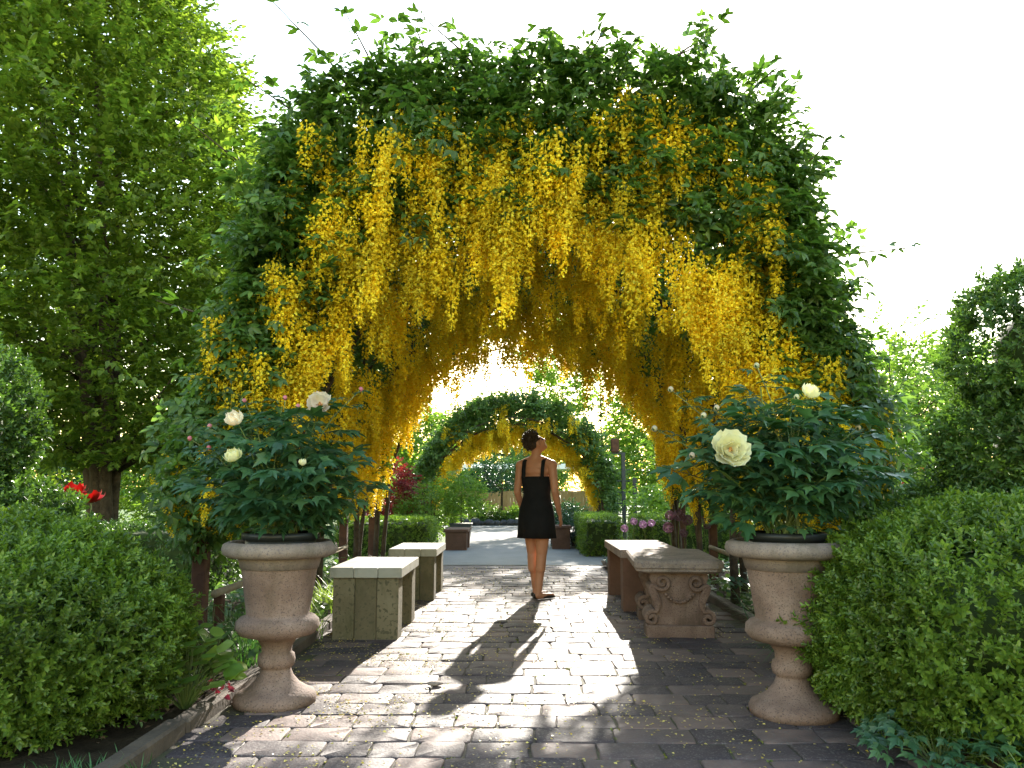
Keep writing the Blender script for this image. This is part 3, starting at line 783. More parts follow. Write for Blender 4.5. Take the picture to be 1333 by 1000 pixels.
tree('pale_conifer', 'pale feathery conifer shrub beyond the rounded dark box shrub', (7.4, 13.6, 0), 1.75, lambda q: .95 * (1 - q) + .05, 900, 'bright_leaf', FINE, .04, 1, .05, 214, cat='conifer', size=1.2)
tree('low_shrub', 'dark low rounded shrub beside the rust-brown block near the arch', (.98, 15.7, 0), .62, ovoid(.36), 380, 'dark_leaf', FINE, .02, 3, .1, 215, cat='shrub')
tree('bright_shrub', 'loose yellow-green bush glowing under the hornbeam', (-6.9, 16.0, 0), 2.1, ovoid(1.5), 900, 'bright_leaf', LOOSE, .04, 3, .05, 216, cat='bush')
tree('bright_shrub', 'pale variegated bush beside the foot of the smaller arch', (-2.0, 17.6, 0), 1.2, ovoid(.62), 620, 'bright_leaf', FINE, .03, 3, .05, 217, cat='bush', size=1.2)
tree('bright_shrub', 'sunny bush behind the bright topped hedge near the slim posts', (3.6, 17.5, 0), 1.35, ovoid(1.2), 900, 'bright_leaf', FINE, .03, 3, .05, 218, cat='bush', size=1.5)
tree('bright_shrub', 'tall leafy bush against the tunnel wall beside the sapling', (3.5, 8.6, 0), 2.3, ovoid(.75), 700, 'mid_leaf', FINE, .03, 3, .1, 219, cat='bush', size=1.5)
tree('bright_shrub', 'low golden bush at the foot of the rusty stake', (5.0, 10.4, 0), 1.0, ovoid(.8), 800, 'bright_leaf', FINE, .03, 3, .05, 220, cat='bush', size=1.4)
tree('tall_tree', 'tall airy tree beyond the smaller arch, mostly hidden by the tunnel roof', (2.7, 27.5, 0), 7.6, ovoid(2.7), 1500, 'bright_leaf', COARSE, .045, 1, .48, 221, size=.9)
g = sub_rng(300)
n = 4200
X = g.uniform(-90, 90, n); hgt = 4.2 + 1.8 * np.sin(X * .19) + 1.1 * np.sin(X * .47 + 1) + g.normal(0, .3, n)
P = np.stack([X, 70 + g.normal(0, 2.0, n), hgt * g.beta(1.5, 1.0, n)], 1)
tlE = empty('treeline', (0, 70, 0)); tag(tlE, 'far belt of green trees along the horizon', 'treeline', kind='stuff')
scatter(tlE, COARSE, P, unit(g.normal(0, 1, (n, 3)) + np.array([0, -.5, .2])), unit(np.array([0, 0, 1.]) + g.normal(0, .4, (n, 3))), g.uniform(2.4, 4.0, n), 'mid_leaf', 'twig', 'crown')

# ================================================================== URNS AND PEONIES
URN = [(.0, .0), (.205, .0), (.208, .03), (.198, .052), (.168, .066), (.122, .095), (.088, .135), (.075, .168), (.074, .178), (.09, .186), (.096, .215), (.09, .243), (.076, .253), (.078, .285), (.098, .318), (.128, .33)]
BOWL = [(.128, .33), (.188, .346), (.213, .378), (.209, .412), (.190, .432), (.164, .440), (.160, .452), (.170, .52), (.182, .60), (.194, .68), (.206, .735)]
RIM = [(.208, .733), (.262, .740), (.288, .755), (.296, .78), (.288, .805), (.262, .818), (.235, .815), (.222, .80), (.215, .74), (.2, .68), (.0, .68)]
def urn(loc, s, label):
    U = empty('stone_urn', loc, label=label, cat='urn')
    def sc(pr): return [(r * s, z * s) for r, z in pr]
    MB().lathe(sc(URN), 56).obj('pedestal', 'urn_stone', U, smooth=True)
    MB().lathe(sc(BOWL), 56).obj('bowl', 'urn_stone', U, smooth=True)
    MB().lathe(sc(RIM), 56).obj('rim', 'urn_rim', U, smooth=True)
    return U
UL = (-1.275, 4.27, .0); UR = (1.325, 4.10, .0)
urn(UL, 1.0, 'pinkish stone pedestal urn whose foot catches the sun, holding the plant with pink buds')
urn(UR, 1.02, 'pinkish stone pedestal urn wholly in shade, half hidden by the box shrub')
def nursery_pot(loc, label):
    p = empty('nursery_pot', loc, label=label, cat='plant pot')
    MB().lathe([(.0, -.12), (.165, -.12), (.185, .05), (.178, .05), (.16, -.02), (.0, -.02)], 36).obj('pot_wall', 'black_plastic', p, smooth=True)
    MB().lathe([(.186, .02), (.198, .024), (.2, .055), (.19, .06), (.18, .055)], 36).obj('rim', 'black_plastic', p, smooth=True)
    MB().lathe([(.0, .0), (.165, -.01)], 24).obj('potting_soil', 'soil', p)
nursery_pot((UL[0], UL[1], .805), 'black plastic pot set inside the urn with pink-budded peony')
nursery_pot((UR[0], UR[1], .815), 'black plastic pot set inside the urn with the open yellow peony')

def lobed_leaflet(L, W):
    V = [(0, 0, 0), (.25 * L, .30 * W, .06 * W), (.55 * L, .52 * W, .05 * W), (.56 * L, .22 * W, 0), (.72 * L, .16 * W, -.02 * L), (L, 0, -.16 * L),
         (.72 * L, -.16 * W, -.02 * L), (.56 * L, -.22 * W, 0), (.55 * L, -.52 * W, .05 * W), (.25 * L, -.30 * W, .06 * W), (.4 * L, 0, -.03 * L)]
    n = 10
    return np.array(V, float), np.array([(i, 10, (i + 1) % n) for i in range(n)], int)[:, ::-1]
def peony_leaf(seed):
    g = sub_rng(seed); T = [stalk((0, 0, 0), (.13, 0, .01), .0028)]
    for (px, a0, pl) in ((.13, 0, .05), (.10, 58, .055), (.10, -58, .055)):
        a = R(a0 + g.normal(0, 6)); tip = np.array([px + math.cos(a) * pl, math.sin(a) * pl, .012])
        T.append(stalk((px, 0, .008), tip, .0018))
        for b in (-52, 0, 52):
            aa = a + R(b + g.normal(0, 7)); L = g.uniform(.075, .10) * (1.12 if b == 0 else .9)
            T.append(one(lobed_leaflet(L, L * .62), (math.cos(aa), math.sin(aa), g.normal(-.22, .14)), (g.normal(0, .2), g.normal(0, .2), 1), tip))
    return join(T)
PEONY_T = [peony_leaf(i) for i in range(5)]
PEONY_ME = [np_mesh('leaf', T[0], T[1], 'peony_leaf') for T in PEONY_T]
def petal_T(L, W, cup):
    V = []; Fc = []
    for i in range(5):
        q = i / 4; w_ = W * (.25 + .75 * math.sin(min(1, q * 1.05 + .12) * math.pi * .62)) * (1 if q < .95 else .72)
        for j in range(5):
            u = (j - 2) / 2
            V.append((L * q * math.cos(cup * q) - (.05 * L * u * u if q > .9 else 0) + (.03 * L * math.sin(j * 2.1) if q > .9 else 0), w_ * u * .5, L * q * math.sin(cup * q * 1.2) + .22 * W * u * u + (.05 * L * math.cos(j * 2.7) if q > .9 else 0)))
    for i in range(4):
        for j in range(4): Fc.append((i * 5 + j, i * 5 + j + 1, (i + 1) * 5 + j + 1, (i + 1) * 5 + j))
    return np.array(V, float), np.array(Fc, int)
def bloom(parent, p, nrm, R_, mat, rings):
    """stamen boss with petals set around it"""
    n = Vector(nrm).normalized(); q = n.to_track_quat('Z', 'Y')
    b = MB()
    g = random.Random(int(p[0] * 999))
    for i in range(26):
        a = g.uniform(0, 6.28); r = g.uniform(0, .17) * R_
        b.tube([(math.cos(a) * r * .6, math.sin(a) * r * .6, 0), (math.cos(a) * r * 1.3, math.sin(a) * r * 1.3, .26 * R_)], [R_ * .012, R_ * .03], 4)
    bo = b.obj('bloom', 'stamen', parent, p, world=True); bo.rotation_mode = 'QUATERNION'; bo.rotation_quaternion = q
    for k, (num, L, W, cup) in enumerate(rings):
        me = np_mesh('petal', *petal_T(L * R_, W * R_, cup), mat, True)
        for i in range(num):
            a = 2 * math.pi * (i + .5 * k) / num + g.gauss(0, .12)
            o = add('petal', me, bo, (0, 0, -.03 * R_ * (3 - k)), (g.gauss(0, .12), g.gauss(0, .12), a))
    return bo
def peony(loc, label, sx, h, seed, blooms, buds, budmat, stems=24):
    P_ = empty('peony_plant', loc, label=label, cat='peony'); g = random.Random(seed); L0 = Vector(loc)
    def leaf(p, d, up, s):
        o = add('leaf', g.choice(PEONY_ME), P_)
        B = basis(np.array([d], float), np.array([up], float))[0]
        m4 = Matrix.Identity(4)
        for r_ in range(3):
            for c_ in range(3): m4[r_][c_] = B[r_][c_] * s
            m4[r_][3] = p[r_]
        o.matrix_basis = m4
    def stem(tip, r=.0045):
        b0 = Vector((g.uniform(-.07, .07), g.uniform(-.07, .07), -.02)); t = tip
        m1 = b0 + Vector(((t.x - b0.x) * .28, (t.y - b0.y) * .28, (t.z - b0.z) * .5)); m2 = b0 + Vector(((t.x - b0.x) * .66, (t.y - b0.y) * .66, (t.z - b0.z) * .82))
        MB().tube([b0, m1, m2, t], [r, r * .9, r * .75, r * .6], 5).obj('stem', 'stem_green', P_)
        return [b0, m1, m2, t]
    for k in range(stems):
        a = 2.39996 * k; rr = math.sqrt((k + .5) / stems); el = 1 - .62 * rr ** 2.2
        tip = Vector((math.cos(a) * rr * sx * .82, math.sin(a) * rr * sx * .6, h * el * g.uniform(.72, .95)))
        pts = stem(tip)
        for j in range(8):
            q = .30 + .70 * j / 7; f = q * 3; i = min(int(f), 2); p = pts[i].lerp(pts[i + 1], f - i)
            aa = a + j * 2.3 + g.gauss(0, .4); d = Vector((math.cos(aa), math.sin(aa), g.uniform(-.25, .45))) + Vector((math.cos(a), math.sin(a), 0)) * .6
            leaf(p, d, (g.gauss(0, .2), -.35 + g.gauss(0, .2), 1), g.uniform(.8, 1.35))
    for k in range(12):
        a = 2 * math.pi * k / 12; p = Vector((math.cos(a) * .08, math.sin(a) * .08, .1 + .06 * (k % 3)))
        leaf(p, (math.cos(a), math.sin(a), -.1), (0, -.3, 1), g.uniform(.8, 1.05))
    for (p, n, r, mat, rings) in blooms:
        p = Vector(p); stem(p - L0 - Vector(n).normalized() * .01, .004); bloom(P_, p, n, r, mat, rings)
    for (p, r) in buds:
        p = Vector(p); pts = stem(p - L0, .0038)
        for q in (.35, .6, .82):
            a = g.uniform(0, 6.28); leaf(pts[2].lerp(pts[3], q), (math.cos(a), math.sin(a) - .3, .1), (0, -.3, 1), g.uniform(.45, .7) * (1.15 - .5 * q))
        bd = MB().ball((0, 0, 0), (r, r, r * 1.12), 12, 8).obj('bud', budmat, P_, p, world=True, smooth=True)
        V, Fc = join([one(leaflet(r * 2.2, r * .9, .3, -.35), (math.cos(i * 2.1), math.sin(i * 2.1), .15), (0, 0, 1), (0, 0, -r * .95)) for i in range(3)])
        add('sepal', np_mesh('sepal', V, Fc, 'peony_leaf'), bd)
    return P_
OPEN = [(8, 1.0, .75, .45), (7, .86, .66, .75), (6, .66, .5, 1.05)]
CUP = [(6, 1.0, .8, .95), (5, .92, .7, 1.2)]
peony((UL[0], UL[1], .80), 'leafy peony with pink buds and blush-cream blooms in the sunlit-footed urn', .54, .80, 5,
      [(at(309, 550, 4.05), (-.2, -.75, .55), .062, 'petal_blush', CUP), (at(416, 528, 4.1), (.1, -.9, .35), .072, 'petal_blush', OPEN[:2]),
       (at(305, 599, 3.95), (-.2, -.5, .8), .055, 'petal_cream', CUP), (at(394, 606, 3.85), (.05, -.3, 1), .03, 'petal_cream', CUP)],
      [(at(x, y, d), .0125) for x, y, d in ((247, 571, 4.1), (273, 555, 4.1), (318, 522, 4.2), (371, 518, 4.3), (388, 529, 4.2), (470, 507, 4.25), (272, 583, 4.0))], 'bud_pink')
peony((UR[0], UR[1], .81), 'leafy peony with one wide open pale yellow bloom and cream buds in the shaded urn', .56, .90, 9,
      [(at(949, 588, 3.72), (-.1, -1, .25), .102, 'petal_cream', OPEN), (at(1052, 516, 4.0), (.3, -.3, .9), .06, 'petal_cream', CUP)],
      [(at(x, y, d), .0145) for x, y, d in ((873, 507, 4.1), (916, 541, 3.9), (985, 476, 4.1), (1037, 517, 4.0), (852, 558, 3.9), (901, 593, 3.75), (1117, 557, 4.0), (933, 531, 4.0))], 'bud_cream', stems=26)

# ================================================================== BENCHES
def block_bench(x0, x1, y0, y1, h, label, mats=('bench_top', 'bench_board'), boards=3, slab=.075, rz=0, group=None):
    w_ = x1 - x0; L = y1 - y0
    B = empty('block_bench', ((x0 + x1) / 2, (y0 + y1) / 2, 0), rz, label, 'bench', group)
    bw = w_ / boards
    for i in range(boards):
        MB().box(-w_ / 2 + i * bw + .0012, -w_ / 2 + (i + 1) * bw - .0012, -L / 2, L / 2, h - slab, h + random.uniform(-.001, .001), .005).obj('seat_board', mats[0], B)
    lw = w_ - .05; lb = lw / boards
    for s in (-1, 1):
        yc = s * (L / 2 - .12)
        for i in range(boards):
            MB().box(-lw / 2 + i * lb + .0012, -lw / 2 + (i + 1) * lb - .0012, yc - .1 + random.uniform(0, .002), yc + .1, -.02, h - slab - .001, .005).obj('leg_board', mats[1], B)
    return B
block_bench(-1.42, -.885, 5.98, 6.95, .515, 'pale topped block bench of weathered boards, closest to the sunlit-footed urn')
block_bench(-1.33, -.85, 8.05, 9.0, .50, 'pale topped block bench of weathered boards, closest to the low clipped hedge')
block_bench(.88, 1.45, 7.36, 8.75, .545, 'rust-brown block bench behind the carved stone bench', ('seat_stone', 'rust_block'), 1)
block_bench(-1.42, -.98, 14.6, 15.5, .37, 'low rust-brown block bench in front of the dark planter', ('rust_block', 'rust_block'), 1, .05)
block_bench(.52, .90, 14.9, 15.8, .42, 'low rust-brown block bench beside the dark low shrub', ('rust_block', 'rust_block'), 1, .05)

def spiral(c, r0, r1, a0, turns, n=26):
    out = []
    for i in range(n):
        q = i / (n - 1); a = a0 + turns * 2 * math.pi * q; r = r0 + (r1 - r0) * q
        out.append((c[0] + math.cos(a) * r, c[1] + math.sin(a) * r))
    return out
def band(pts, hw, y0, y1):
    """flat ribbon following pts in XZ with half-width hw, from depth y0 to y1"""
    V = []; Fc = []; n = len(pts)
    for i, (x, z) in enumerate(pts):
        xa, za = pts[max(i - 1, 0)]; xb, zb = pts[min(i + 1, n - 1)]
        dx, dz = xb - xa, zb - za; l = math.hypot(dx, dz) or 1; nx, nz = -dz / l, dx / l
        ww = hw[i] if hasattr(hw, '__len__') else hw
        V += [(x + nx * ww, y1, z + nz * ww), (x + nx * ww, y0 + .006, z + nz * ww), (x + nx * ww * .6, y0, z + nz * ww * .6), (x - nx * ww * .6, y0, z - nz * ww * .6), (x - nx * ww, y0 + .006, z - nz * ww), (x - nx * ww, y1, z - nz * ww)]
    for i in range(n - 1):
        for k in range(6):
            j = (k + 1) % 6; Fc.append((i * 6 + k, i * 6 + j, (i + 1) * 6 + j, (i + 1) * 6 + k))
    Fc += [tuple(range(6)), tuple((n - 1) * 6 + k for k in range(5, -1, -1))]
    return V, Fc
def carved_bench(x, y0, label):
    B = empty('carved_bench', (x, y0, 0), R(-4), label, 'bench')
    L, w_, h = 1.15, .66, .565
    s = MB(); pr = [(.035, h - .10), (.012, h - .085), (.012, h - .065), (.0, h - .06), (.0, h - .025), (.010, h - .008), (.03, h)]
    V = []; Fc = []
    for i, z in pr:
        c = .05
        V += [(-w_ / 2 + i + c, -.06 + i, z), (w_ / 2 - i - c, -.06 + i, z), (w_ / 2 - i, -.06 + i + c, z), (w_ / 2 - i, L - i - c, z), (w_ / 2 - i - c, L - i, z), (-w_ / 2 + i + c, L - i, z), (-w_ / 2 + i, L - i - c, z), (-w_ / 2 + i, -.06 + i + c, z)]
    for k in range(len(pr) - 1):
        for i in range(8):
            j = (i + 1) % 8; Fc.append((k * 8 + i, k * 8 + j, (k + 1) * 8 + j, (k + 1) * 8 + i))
    Fc += [tuple(range(7, -1, -1)), tuple((len(pr) - 1) * 8 + i for i in range(8))]
    s.raw(V, Fc).obj('seat_slab', 'seat_stone', B)
    for yc, hd in ((.03, .10), (L - .33, .10)):
        body = MB()
        prof = [(.06, .20), (.12, .205), (.20, .175), (.28, .165), (.36, .19), (.42, .215), (.464, .215)]
        V = []; n = len(prof)
        for z, hw in prof: V += [(-hw, yc, z), (hw, yc, z), (hw, yc + hd * 2, z), (-hw, yc + hd * 2, z)]
        Fc = [(3, 2, 1, 0), tuple((n - 1) * 4 + i for i in range(4))]
        for k in range(n - 1):
            for i in range(4): j = (i + 1) % 4; Fc.append((k * 4 + i, k * 4 + j, (k + 1) * 4 + j, (k + 1) * 4 + i))
        ped = body.raw(V, Fc).obj('pedestal', 'carved_stone', B)
        MB().box(-.25, .25, yc - .04, yc + hd * 2 + .04, -.02, .085, .008).obj('plinth', 'carved_stone', ped)
        for sx in (-1, 1):
            top = spiral((.125, .395), .012, .058, R(200), 1.35)
            low = spiral((.205, .135), .055, .010, R(120), -1.35)
            mid = []
            p0, p3 = top[-1], low[0]; p1 = (.275, .40); p2 = (.115, .26)
            for i in range(1, 14):
                t = i / 14; mid.append(tuple((1 - t) ** 3 * p0[k] + 3 * (1 - t) ** 2 * t * p1[k] + 3 * (1 - t) * t * t * p2[k] + t ** 3 * p3[k] for k in (0, 1)))
            pts = [(sx * a, b) for a, b in top + mid + low]
            hw = [.014] * len(top) + [.014 + .014 * math.sin(math.pi * i / 13) for i in range(13)] + [.015] * len(low)
            V, Fc = band(pts, hw, yc - .035, yc + hd * 2 + .03)
            MB().raw(V, Fc).obj('scroll', 'carved_stone', ped)
        gar = MB()
        for i in range(11):
            u = (i - 5) / 5; gar.ball((u * .10, yc - .012, .305 - .055 * (1 - u * u)), (.014, .016, .013), 8, 6)
        gar.obj('garland', 'carved_stone', ped, smooth=True)
    return B
carved_bench(1.17, 6.12, 'carved reddish stone bench with scrolled pedestals and a thick chamfered seat')

# ================================================================== PERSON
def capsule(mb, a, b, r0, r1, n=14):
    a, b = Vector(a), Vector(b); d = b - a; L = d.length
    pts = []; rr = []
    for i in range(4): t = i / 4 * math.pi / 2; pts.append(a - d.normalized() * r0 * math.cos(t)); rr.append(max(r0 * math.sin(t), 1e-4))
    for i in range(5): q = i / 4; pts.append(a + d * q); rr.append(r0 + (r1 - r0) * q)
    for i in range(1, 5): t = i / 4 * math.pi / 2; pts.append(b + d.normalized() * r1 * math.sin(t)); rr.append(max(r1 * math.cos(t), 1e-4))
    mb.tube(pts, rr, n)
def bake_remesh(mb, name, mat, voxel, smooth_it, parent):
    tmp = mb.obj(name + '_tmp', mat)
    m = tmp.modifiers.new('r', 'REMESH'); m.mode = 'VOXEL'; m.voxel_size = voxel
    s = tmp.modifiers.new('s', 'SMOOTH'); s.factor = .5; s.iterations = smooth_it
    dg = bpy.context.evaluated_depsgraph_get(); me = bpy.data.meshes.new_from_object(tmp.evaluated_get(dg))
    tm = tmp.data; bpy.data.objects.remove(tmp); bpy.data.meshes.remove(tm)
    me.materials.clear(); me.materials.append(M[mat])
    for p in me.polygons: p.use_smooth = True
    me.name = name
    return add(name, me, parent)

PR = empty('person', (.145, 8.22, 0), R(-22), 'person in a short black sleeveless dress and dark flat shoes gazing up at the flowers', 'person')
b = MB()
# legs (x right, y forward)
hipL, hipR = (-.075, 0, .84), (.075, -.005, .84)
knL, knR = (-.068, .05, .46), (.056, -.015, .46)
anL, anR = (-.045, .085, .085), (.032, -.045, .085)
for h_, k_, a_ in ((hipL, knL, anL), (hipR, knR, anR)):
    capsule(b, h_, k_, .09, .058); capsule(b, k_, a_, .055, .036)
    calf = Vector(k_).lerp(Vector(a_), .28) + Vector((0, -.012, 0)); capsule(b, Vector(k_) + Vector((0, -.005, -.04)), calf + Vector((0, 0, -.06)), .052, .052)
    toe = Vector((.10, .125, -.055)) if a_ is anR else Vector((.055, .145, -.055))
    capsule(b, Vector(a_), Vector(a_) + Vector((0, -.025, -.045)), .032, .03); capsule(b, Vector(a_) + Vector((0, -.02, -.05)), Vector(a_) + toe, .03, .024)
# torso
for z, rx, ry, cy in ((.80, .155, .115, -.01), (.88, .16, .12, -.015), (.96, .14, .10, 0), (1.03, .125, .088, .005), (1.11, .132, .09, .005), (1.19, .145, .095, .0), (1.27, .15, .09, -.005), (1.33, .14, .075, -.01)):
    b.ball((0, cy, z), (rx, ry, .075), 20, 10)
capsule(b, (-.13, -.01, 1.345), (.13, -.01, 1.345), .05, .05)
capsule(b, (-.02, -.012, 1.37), (.005, -.002, 1.47), .054, .048)
for sx in (-1, 1): capsule(b, (sx * .03, -.012, 1.395), (sx * .14, -.012, 1.355), .042, .04)
# arms
shL, shR = (-.172, -.01, 1.325), (.172, -.01, 1.325)
elR, wrR = (.215, -.045, 1.06), (.225, .05, .845)
elL, wrL = (-.205, -.02, 1.06), (-.19, .09, .86)
for s_, e_, w3 in ((shR, elR, wrR), (shL, elL, wrL)):
    b.ball(s_, (.055, .055, .058), 14, 8)
    capsule(b, s_, e_, .047, .038); capsule(b, e_, w3, .039, .025)
    w_ = Vector(w3); fd = (w_ - Vector(e_)).normalized(); side = 1 if s_ is shR else -1
    b.ball(w_ + fd * .05 + Vector((0, .005, 0)), (.017, .036, .05), 12, 8)
    for i in range(4):
        o0 = w_ + fd * .082 + Vector((0, (i - 1.5) * .017 + .006, 0)); L = (.066, .075, .07, .055)[3 - i]
        m1 = o0 + fd * L * .5 + Vector((-side * .006, .004, 0)); m2 = m1 + fd * L * .45 + Vector((-side * .018, .006, 0))
        capsule(b, o0, m1, .0088, .0082, 8); capsule(b, m1, m2, .0082, .0072, 8)
    t0 = w_ + fd * .03 + Vector((-side * .004, .028, 0)); t1 = t0 + fd * .035 + Vector((-side * .012, .024, 0))
    capsule(b, t0, t1, .011, .0095, 8); capsule(b, t1, t1 + fd * .03 + Vector((-side * .006, .003, 0)), .0095, .008, 8)
# head: built facing +Y, turned right and tilted back
HM = Matrix.Translation((-.004, .0, 1.545)) @ Euler((R(33), R(-6), R(-50))).to_matrix().to_4x4()
def H(p): return HM @ Vector(p)
hb = MB()
hb.ball((0, -.012, .025), (.074, .092, .088), 20, 14); hb.ball((0, .03, -.03), (.056, .062, .07), 16, 12); hb.ball((0, .062, -.075), (.03, .028, .024), 12, 8)
hb.tube([(0, .088, .02), (0, .108, -.018), (0, .10, -.03)], [.009, .015, .012], 8); hb.ball((0, .082, -.052), (.024, .014, .008), 10, 6); hb.ball((0, .081, -.063), (.022, .013, .008), 10, 6)
for sx in (-1, 1):
    hb.ball((sx * .074, -.005, -.008), (.010, .02, .032), 10, 8); hb.ball((sx * .034, .066, -.02), (.024, .02, .022), 10, 8); hb.ball((sx * .03, .078, .024), (.022, .012, .008), 10, 6)
b.raw([H(v) for v in hb.V], hb.F)
capsule(b, (-.008, -.008, 1.42), H((0, -.02, -.05)), .05, .05)
body = bake_remesh(b, 'body', 'skin', .0085, 2, PR)
for sx in (-1, 1):
    MB().ball((0, 0, 0), (.010, .006, .007), 10, 6).obj('eye', 'black_plastic', body, H((sx * .031, .083, .010)))
# dress: rings from the square back neckline to the flared hem
rings = [(1.215, .158, .108, .0), (1.17, .154, .110, .0), (1.10, .142, .104, .003), (1.03, .136, .102, .003), (.96, .15, .115, -.002), (.88, .174, .137, -.012), (.80, .182, .145, -.012), (.70, .188, .15, -.01), (.60, .196, .158, -.008)]
V = []; Fc = []; NN = 64
for i, (z, rx, ry, cy) in enumerate(rings):
    for k in range(NN):
        a = 2 * math.pi * k / NN; f = 1 + (.045 * math.sin(a * 7 + 1) + .022 * math.sin(a * 13 + 2)) * max(0, (.9 - z) / .3)
        V.append((rx * f * math.cos(a), cy + ry * f * math.sin(a), z + (.012 if i == 0 and math.sin(a) > .3 else 0)))
for i in range(len(rings) - 1):
    for k in range(NN): j = (k + 1) % NN; Fc.append((i * NN + k, (i + 1) * NN + k, (i + 1) * NN + j, i * NN + j))
dress = MB().raw(V, Fc).obj('dress', 'black_cloth', PR, smooth=True)
md = dress.modifiers.new('thick', 'SOLIDIFY'); md.thickness = .006; md.offset = 1
for sx in (-1, 1):
    pts = [(sx * .10, -.108, 1.205), (sx * .102, -.100, 1.28), (sx * .102, -.075, 1.365), (sx * .10, -.01, 1.402), (sx * .098, .06, 1.36), (sx * .092, .105, 1.22)]
    st = MB(); V = []; Fc = []
    for i, p in enumerate(pts):
        for dx, o_ in ((-.019, 0), (.019, 0), (.019, .008), (-.019, .008)):
            c = Vector((0, 0, 1.30)); n = (Vector((p[0] * .2, p[1], p[2])) - c).normalized()
            V.append(Vector(p) + Vector((dx, 0, 0)) + n * o_)
    for i in range(len(pts) - 1):
        for k in range(4): j = (k + 1) % 4; Fc.append((i * 4 + k, i * 4 + j, (i + 1) * 4 + j, (i + 1) * 4 + k))
    st.raw(V, Fc).obj('strap', 'black_cloth', dress, smooth=True)
hr = MB(); g = random.Random(4)
hr.ball((0, -.022, .036), (.079, .092, .09), 20, 14)
for i in range(150):
    a = g.uniform(0, 2 * math.pi); e = g.uniform(-.35, 1.45)
    v = Vector((math.cos(a) * math.cos(e), math.sin(a) * math.cos(e), math.sin(e)))
    if v.y > .55 and v.z < .55: continue
    if v.z < .05 and v.y > -.1: continue
    p = Vector((v.x * .078, -.014 + v.y * .096, .028 + v.z * .092)); r = g.uniform(.012, .019) * (1.25 if v.z > .5 else .8)
    hr.ball(p + v * r * .35, r, 7, 5)
for i in range(620):
    a = g.uniform(0, 2 * math.pi); e = g.uniform(.0, 1.5); v = Vector((math.cos(a) * math.cos(e), math.sin(a) * math.cos(e), math.sin(e)))
    if v.y > .6 and v.z < .6: continue
    p = Vector((v.x * .082, -.014 + v.y * .1, .028 + v.z * .098)); q = p + (v + Vector((g.gauss(0, .5), g.gauss(0, .5), g.gauss(.2, .4)))).normalized() * g.uniform(.012, .04) * (1.3 if v.z > .6 else .7)
    hr.tube([p, p.lerp(q, .6) + Vector((g.gauss(0, .004), g.gauss(0, .004), .004)), q], [.0045, .004, .0018], 4)
hh = MB().raw([H(v) for v in hr.V], hr.F).obj('hair', 'hair_brown', PR, smooth=True)
for a_, toe in ((anL, (.055, .145)), (anR, (.10, .125))):
    d = Vector((toe[0], toe[1], 0)).normalized(); sd = Vector((d.y, -d.x, 0)); c0 = Vector((a_[0], a_[1], 0)) - d * .055
    V = []; Fc = []
    prof = [(0, .022, .012, .055), (.03, .032, .004, .06), (.09, .033, .004, .045), (.15, .038, .004, .046), (.20, .036, .004, .042), (.235, .024, .006, .03), (.25, .008, .012, .02)]
    for t, hw, z0, z1 in prof:
        for k in range(10):
            an = 2 * math.pi * k / 10; V.append(c0 + d * t + sd * hw * math.cos(an) + Vector((0, 0, (z0 + z1) / 2 + (z1 - z0) / 2 * max(-.95, math.sin(an)))))
    for i in range(len(prof) - 1):
        for k in range(10): j = (k + 1) % 10; Fc.append((i * 10 + k, i * 10 + j, (i + 1) * 10 + j, (i + 1) * 10 + k))
    Fc += [tuple(range(9, -1, -1)), tuple((len(prof) - 1) * 10 + k for k in range(10))]
    MB().raw(V, Fc).obj('shoe', 'shoe_leather', PR, smooth=True)

# ================================================================== SMALL PLANTS
def blade_T(L, W, arch, n=5):
    V = []; Fc = []
    for i in range(n + 1):
        q = i / n; w_ = W * (1 - q ** 2.2) * .5 + .0004
        x = L * (q * .35 + arch * q * q * .65); z = L * (q - arch * .75 * q * q)
        V += [(x, -w_, z), (x, w_, z)]
    for i in range(n): a = i * 2; Fc += [(a, a + 1, a + 3), (a, a + 3, a + 2)]
    return np.array(V, float), np.array(Fc, int)
def grass_clump(loc, n, L, W, mat, label, seed, arch=.7, spread=.1):
    G = empty('grass_clump', loc, label=label, cat='grass clump'); g = sub_rng(seed)
    Ts = [blade_T(1.0, W / L, a) for a in (arch * .5, arch * .8, arch, arch * 1.15)]
    P = np.array(loc) + np.stack([g.normal(0, spread, n), g.normal(0, spread, n), np.full(n, -.01)], 1); th = g.uniform(0, 2 * math.pi, n)
    scatter(G, Ts, P, np.stack([np.cos(th), np.sin(th), np.zeros(n)], 1), np.tile([0, 0, 1.0], (n, 1)), g.uniform(.55, 1.1, n) * L, mat, 'blade', 'blades')
grass_clump((1.98, 5.35, .01), 520, .62, .009, 'grass_blade', 'dark arching grass clump between the carved bench and the shaded urn', 1, 1.0, .13)
grass_clump((2.05, 6.2, .01), 320, .55, .009, 'grass_blade', 'dark grass clump behind the carved stone bench', 2, .9, .12)
grass_clump((-1.72, 6.0, .01), 260, .42, .010, 'grass_pale', 'pale sunlit grass tuft beside the block bench closest to the urn', 3, .6, .11)
grass_clump((-1.75, 7.3, .01), 260, .45, .009, 'grass_pale', 'pale grass tuft between the two weathered board benches', 4, .7, .13)
grass_clump((-1.70, 9.6, .01), 240, .42, .009, 'grass_blade', 'green grass tuft past the second weathered board bench', 5, .7, .13)
grass_clump((-1.62, 3.05, .01), 420, .10, .005, 'grass_blade', 'short green grass tuft by the kerb under the bright box shrub', 6, .4, .12)
grass_clump((-1.60, 4.9, .01), 90, .55, .007, 'grass_blade', 'thin upright grass stems behind the sunlit-footed urn', 7, .35, .08)

